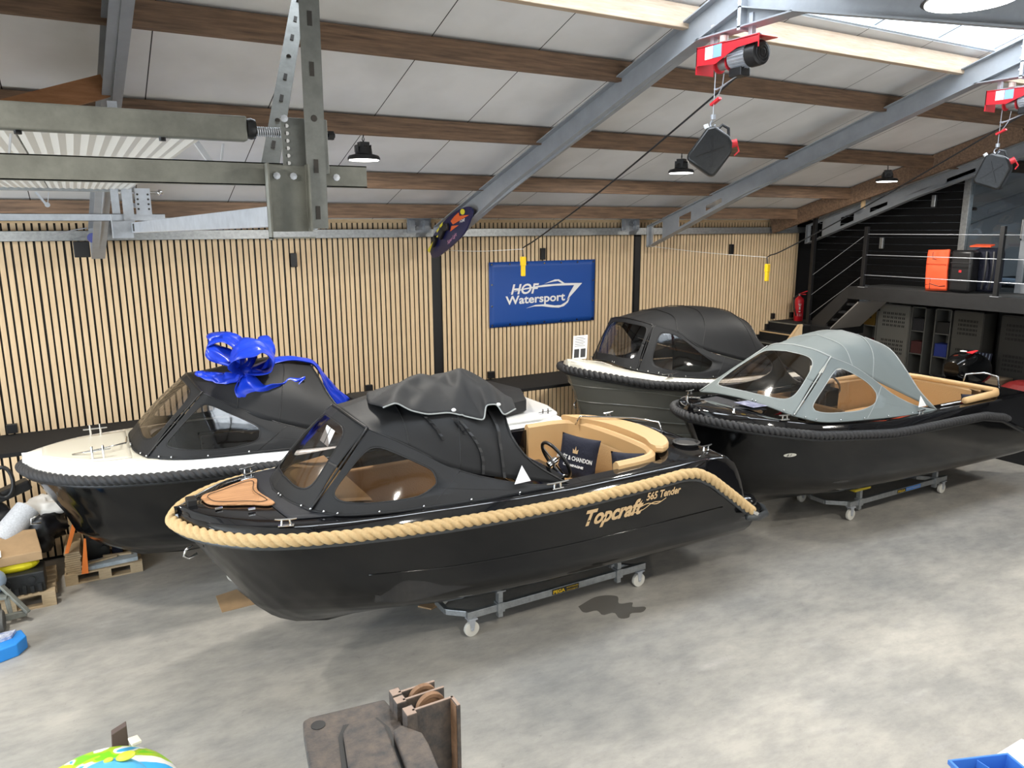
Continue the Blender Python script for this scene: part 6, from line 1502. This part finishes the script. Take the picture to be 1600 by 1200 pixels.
m = MB(); m.prism([(1.235, 3.50, 1.25), (1.29, 3.52, 1.25), (1.365, 3.40, 1.25), (1.36, 3.30, 1.25), (1.30, 2.9, 1.25), (1.15, 2.9, 1.25)], (0, 0, .06)); m.build('lug_plate', RUST, t, bevel=.01)
zt = 1.36
for (y, x0, x1, fl) in ((3.73, 1.36, 1.585, 0), (3.65, 1.355, 1.61, 0), (3.535, 1.365, 1.615, 1)):
    m = MB(); m.box(x0, x1, y - .008, y + .008, 0, zt)
    m.box(x0 - .045, x0 + .015, y - .035 if fl else y - .02, y + .045, .9, zt); m.box(x0 - .01, x0 + .02, y - .008, y + .055, 0, zt)
    if fl: m.box(x1 - .016, x1 + .006, y - .09, y + .008, 0, zt)
    m.build('mast_channel', RUST, t, bevel=.004)
    c = MB(); c.box(x0, x1, y - .007, y + .007, zt, zt + .003); c.box(x0 - .043, x0 + .013, y - .033 if fl else y - .018, y + .043, zt, zt + .003)
    if fl: c.box(x1 - .014, x1 + .004, y - .088, y + .006, zt, zt + .003)
    c.build('worn_edge', mat('worn_rust_edge', (.33, .24, .19), .7) if 'worn_rust_edge' not in MATS else MATS['worn_rust_edge'], t)
MB().box(1.595, 1.612, 3.455, 3.53, .5, 1.355).build('rust_streak', RUSTB, t)
for y, x in ((3.69, 1.49), (3.595, 1.50)):
    MB().lathe([(0, -.022), (.03, -.022), (.034, -.012), (.062, -.012), (.066, -.016), (.088, -.016), (.09, 0), (.088, .016), (.066, .016), (.062, .012), (0, .012)], (x, y, 1.30), 'y', 32).build('guide_roller', RUSTB, t, smooth=True)
# inflatable tube
INF = bpy.data.materials.new('inflatable_print'); INF.use_nodes = True; nt = INF.node_tree; n = nt.nodes; b = n['Principled BSDF']; b.inputs['Roughness'].default_value = .35
tc = n.new('ShaderNodeTexCoord'); tx = n.new('ShaderNodeTexNoise'); tx.inputs['Scale'].default_value = 2.6; tx.inputs['Detail'].default_value = 1.5; tx.inputs['Distortion'].default_value = 1.2
nt.links.new(tc.outputs['Object'], tx.inputs[0]); rp = n.new('ShaderNodeValToRGB'); rp.color_ramp.interpolation = 'CONSTANT'
el = rp.color_ramp.elements; el[0].position = 0; el[0].color = (.06, .42, .78, 1); el[1].position = .42; el[1].color = (.85, .83, .78, 1)
for p_, c_ in ((.50, (.42, .62, .03, 1)), (.56, (.20, .62, .02, 1))): e_ = el.new(p_); e_.color = c_
nt.links.new(tx.outputs[0], rp.inputs[0]); nt.links.new(rp.outputs[0], b.inputs['Base Color'])
t = thing('inflatable_tube', 'green, white and blue inflatable towing tube at the bottom left', 'inflatable', (-.25, 4.75, 0))
m = MB(); m.lathe_e((-.24, 4.90, .33), .50, .56, .31, 48, 20); m.build('tube_body', INF, t, smooth='all', weld=True)
MB().ball((-.20, 4.80, .56), .27, .30, .12, 24, 12).build('blue_cover', mat('sky_blue_vinyl', (.10, .46, .80), .35), t, smooth='all')
m = MB(); m.prism([(-.04, 5.22, .60), (.02, 5.24, .59), (.04, 5.08, .645), (-.02, 5.06, .65)], (0, 0, .02)); m.build('tube_handle', mat('cream_webbing', (.75, .70, .55), .7), t, bevel=.004)
for (x, y, z, r_) in ((-.06, 4.96, .665, .06), (-.16, 4.98, .66, .03), (-.42, 5.10, .60, .07)):
    MB().ball((x, y, z), r_, r_ * .8, .012, 14, 6).build('drop_print', mat('lime_yellow', (.62, .72, .05), .4) if 'lime_yellow' not in MATS else MATS['lime_yellow'], t, smooth='all')
lump('swim_float', 'lime green float with orange edge in the bottom left corner', 'float', (-.92, 4.86, .36), .24, .34, .34, mat('lime_vinyl', (.30, .66, .03), .35), 4, .12)
m = MB(); m.tube([(-1.05, 4.55, .68), (-.92, 4.70, .72), (-.80, 4.70, .69), (-.70, 4.62, .58)], .03, 10); tag(m.build('orange_rope', mat('orange_vinyl', (.9, .18, .02), .4), smooth='all'), 'orange tube edge lying on the lime green float', 'rope')
tag(MB().prism([(-.17, 5.50, .0), (-.04, 5.50, .0), (-.04, 5.50, .54), (-.14, 5.50, .50)], (.0, .06, 0)).build('wooden_post', mat('dark_wood', (.09, .06, .05), .7), bevel=.006), 'dark wooden post end behind the green inflatable', 'post')
# blue crate bottom right
t = thing('blue_crate', 'open bright blue plastic crate with small parts at the bottom right', 'crate', (5.05, 2.2, 0))
A_, B2, C2, D2 = Vector((4.98, 2.53, .30)), Vector((5.42, 2.36, .30)), Vector((5.30, 2.02, .30)), Vector((4.84, 2.19, .30))
cen = (A_ + B2 + C2 + D2) / 4
LB = mat('crate_blue', (.06, .22, .68), .35)
m = MB()
for p, q in ((A_, B2), (B2, C2), (C2, D2), (D2, A_)):
    pi, qi = p + (cen - p) * .07, q + (cen - q) * .07; pb, qb = p + (cen - p) * .1 - Vector((0, 0, .3)), q + (cen - q) * .1 - Vector((0, 0, .3))
    m.vf([p, q, qi, pi], [(0, 1, 2, 3)]); m.vf([pi, qi, qb, pb], [(0, 1, 2, 3)]); m.vf([p, q, q - Vector((0, 0, .03)), p - Vector((0, 0, .03))], [(0, 1, 2, 3)])
m.vf([x_ + (cen - x_) * .1 - Vector((0, 0, .295)) for x_ in (A_, B2, C2, D2)], [(0, 1, 2, 3)])
m.build('crate_body', LB, t, solid=.004)
MB().obox(cen - Vector((-.02, .0, .10)), (.1, 1, 0), (1, 0, 0), (0, 0, 1), .16, .003, .09).build('divider', LB, t)
tag(MB().obox(cen + Vector((-.10, .04, -.17)), (1, .5, .2), (-.5, 1, 0), (0, 0, 1), .07, .04, .03).build('yellow_packet', YELP, bevel=.004), 'yellow packet inside the blue crate', 'packet')
tag(MB().box(5.42, 5.8, 2.10, 2.45, 0, .22).build('white_box', PAPER, bevel=.01), 'white box touching the blue crate, bottom right corner', 'box')
# wall bits
for x0, y0 in ((7.15, 10.30),):
    pass
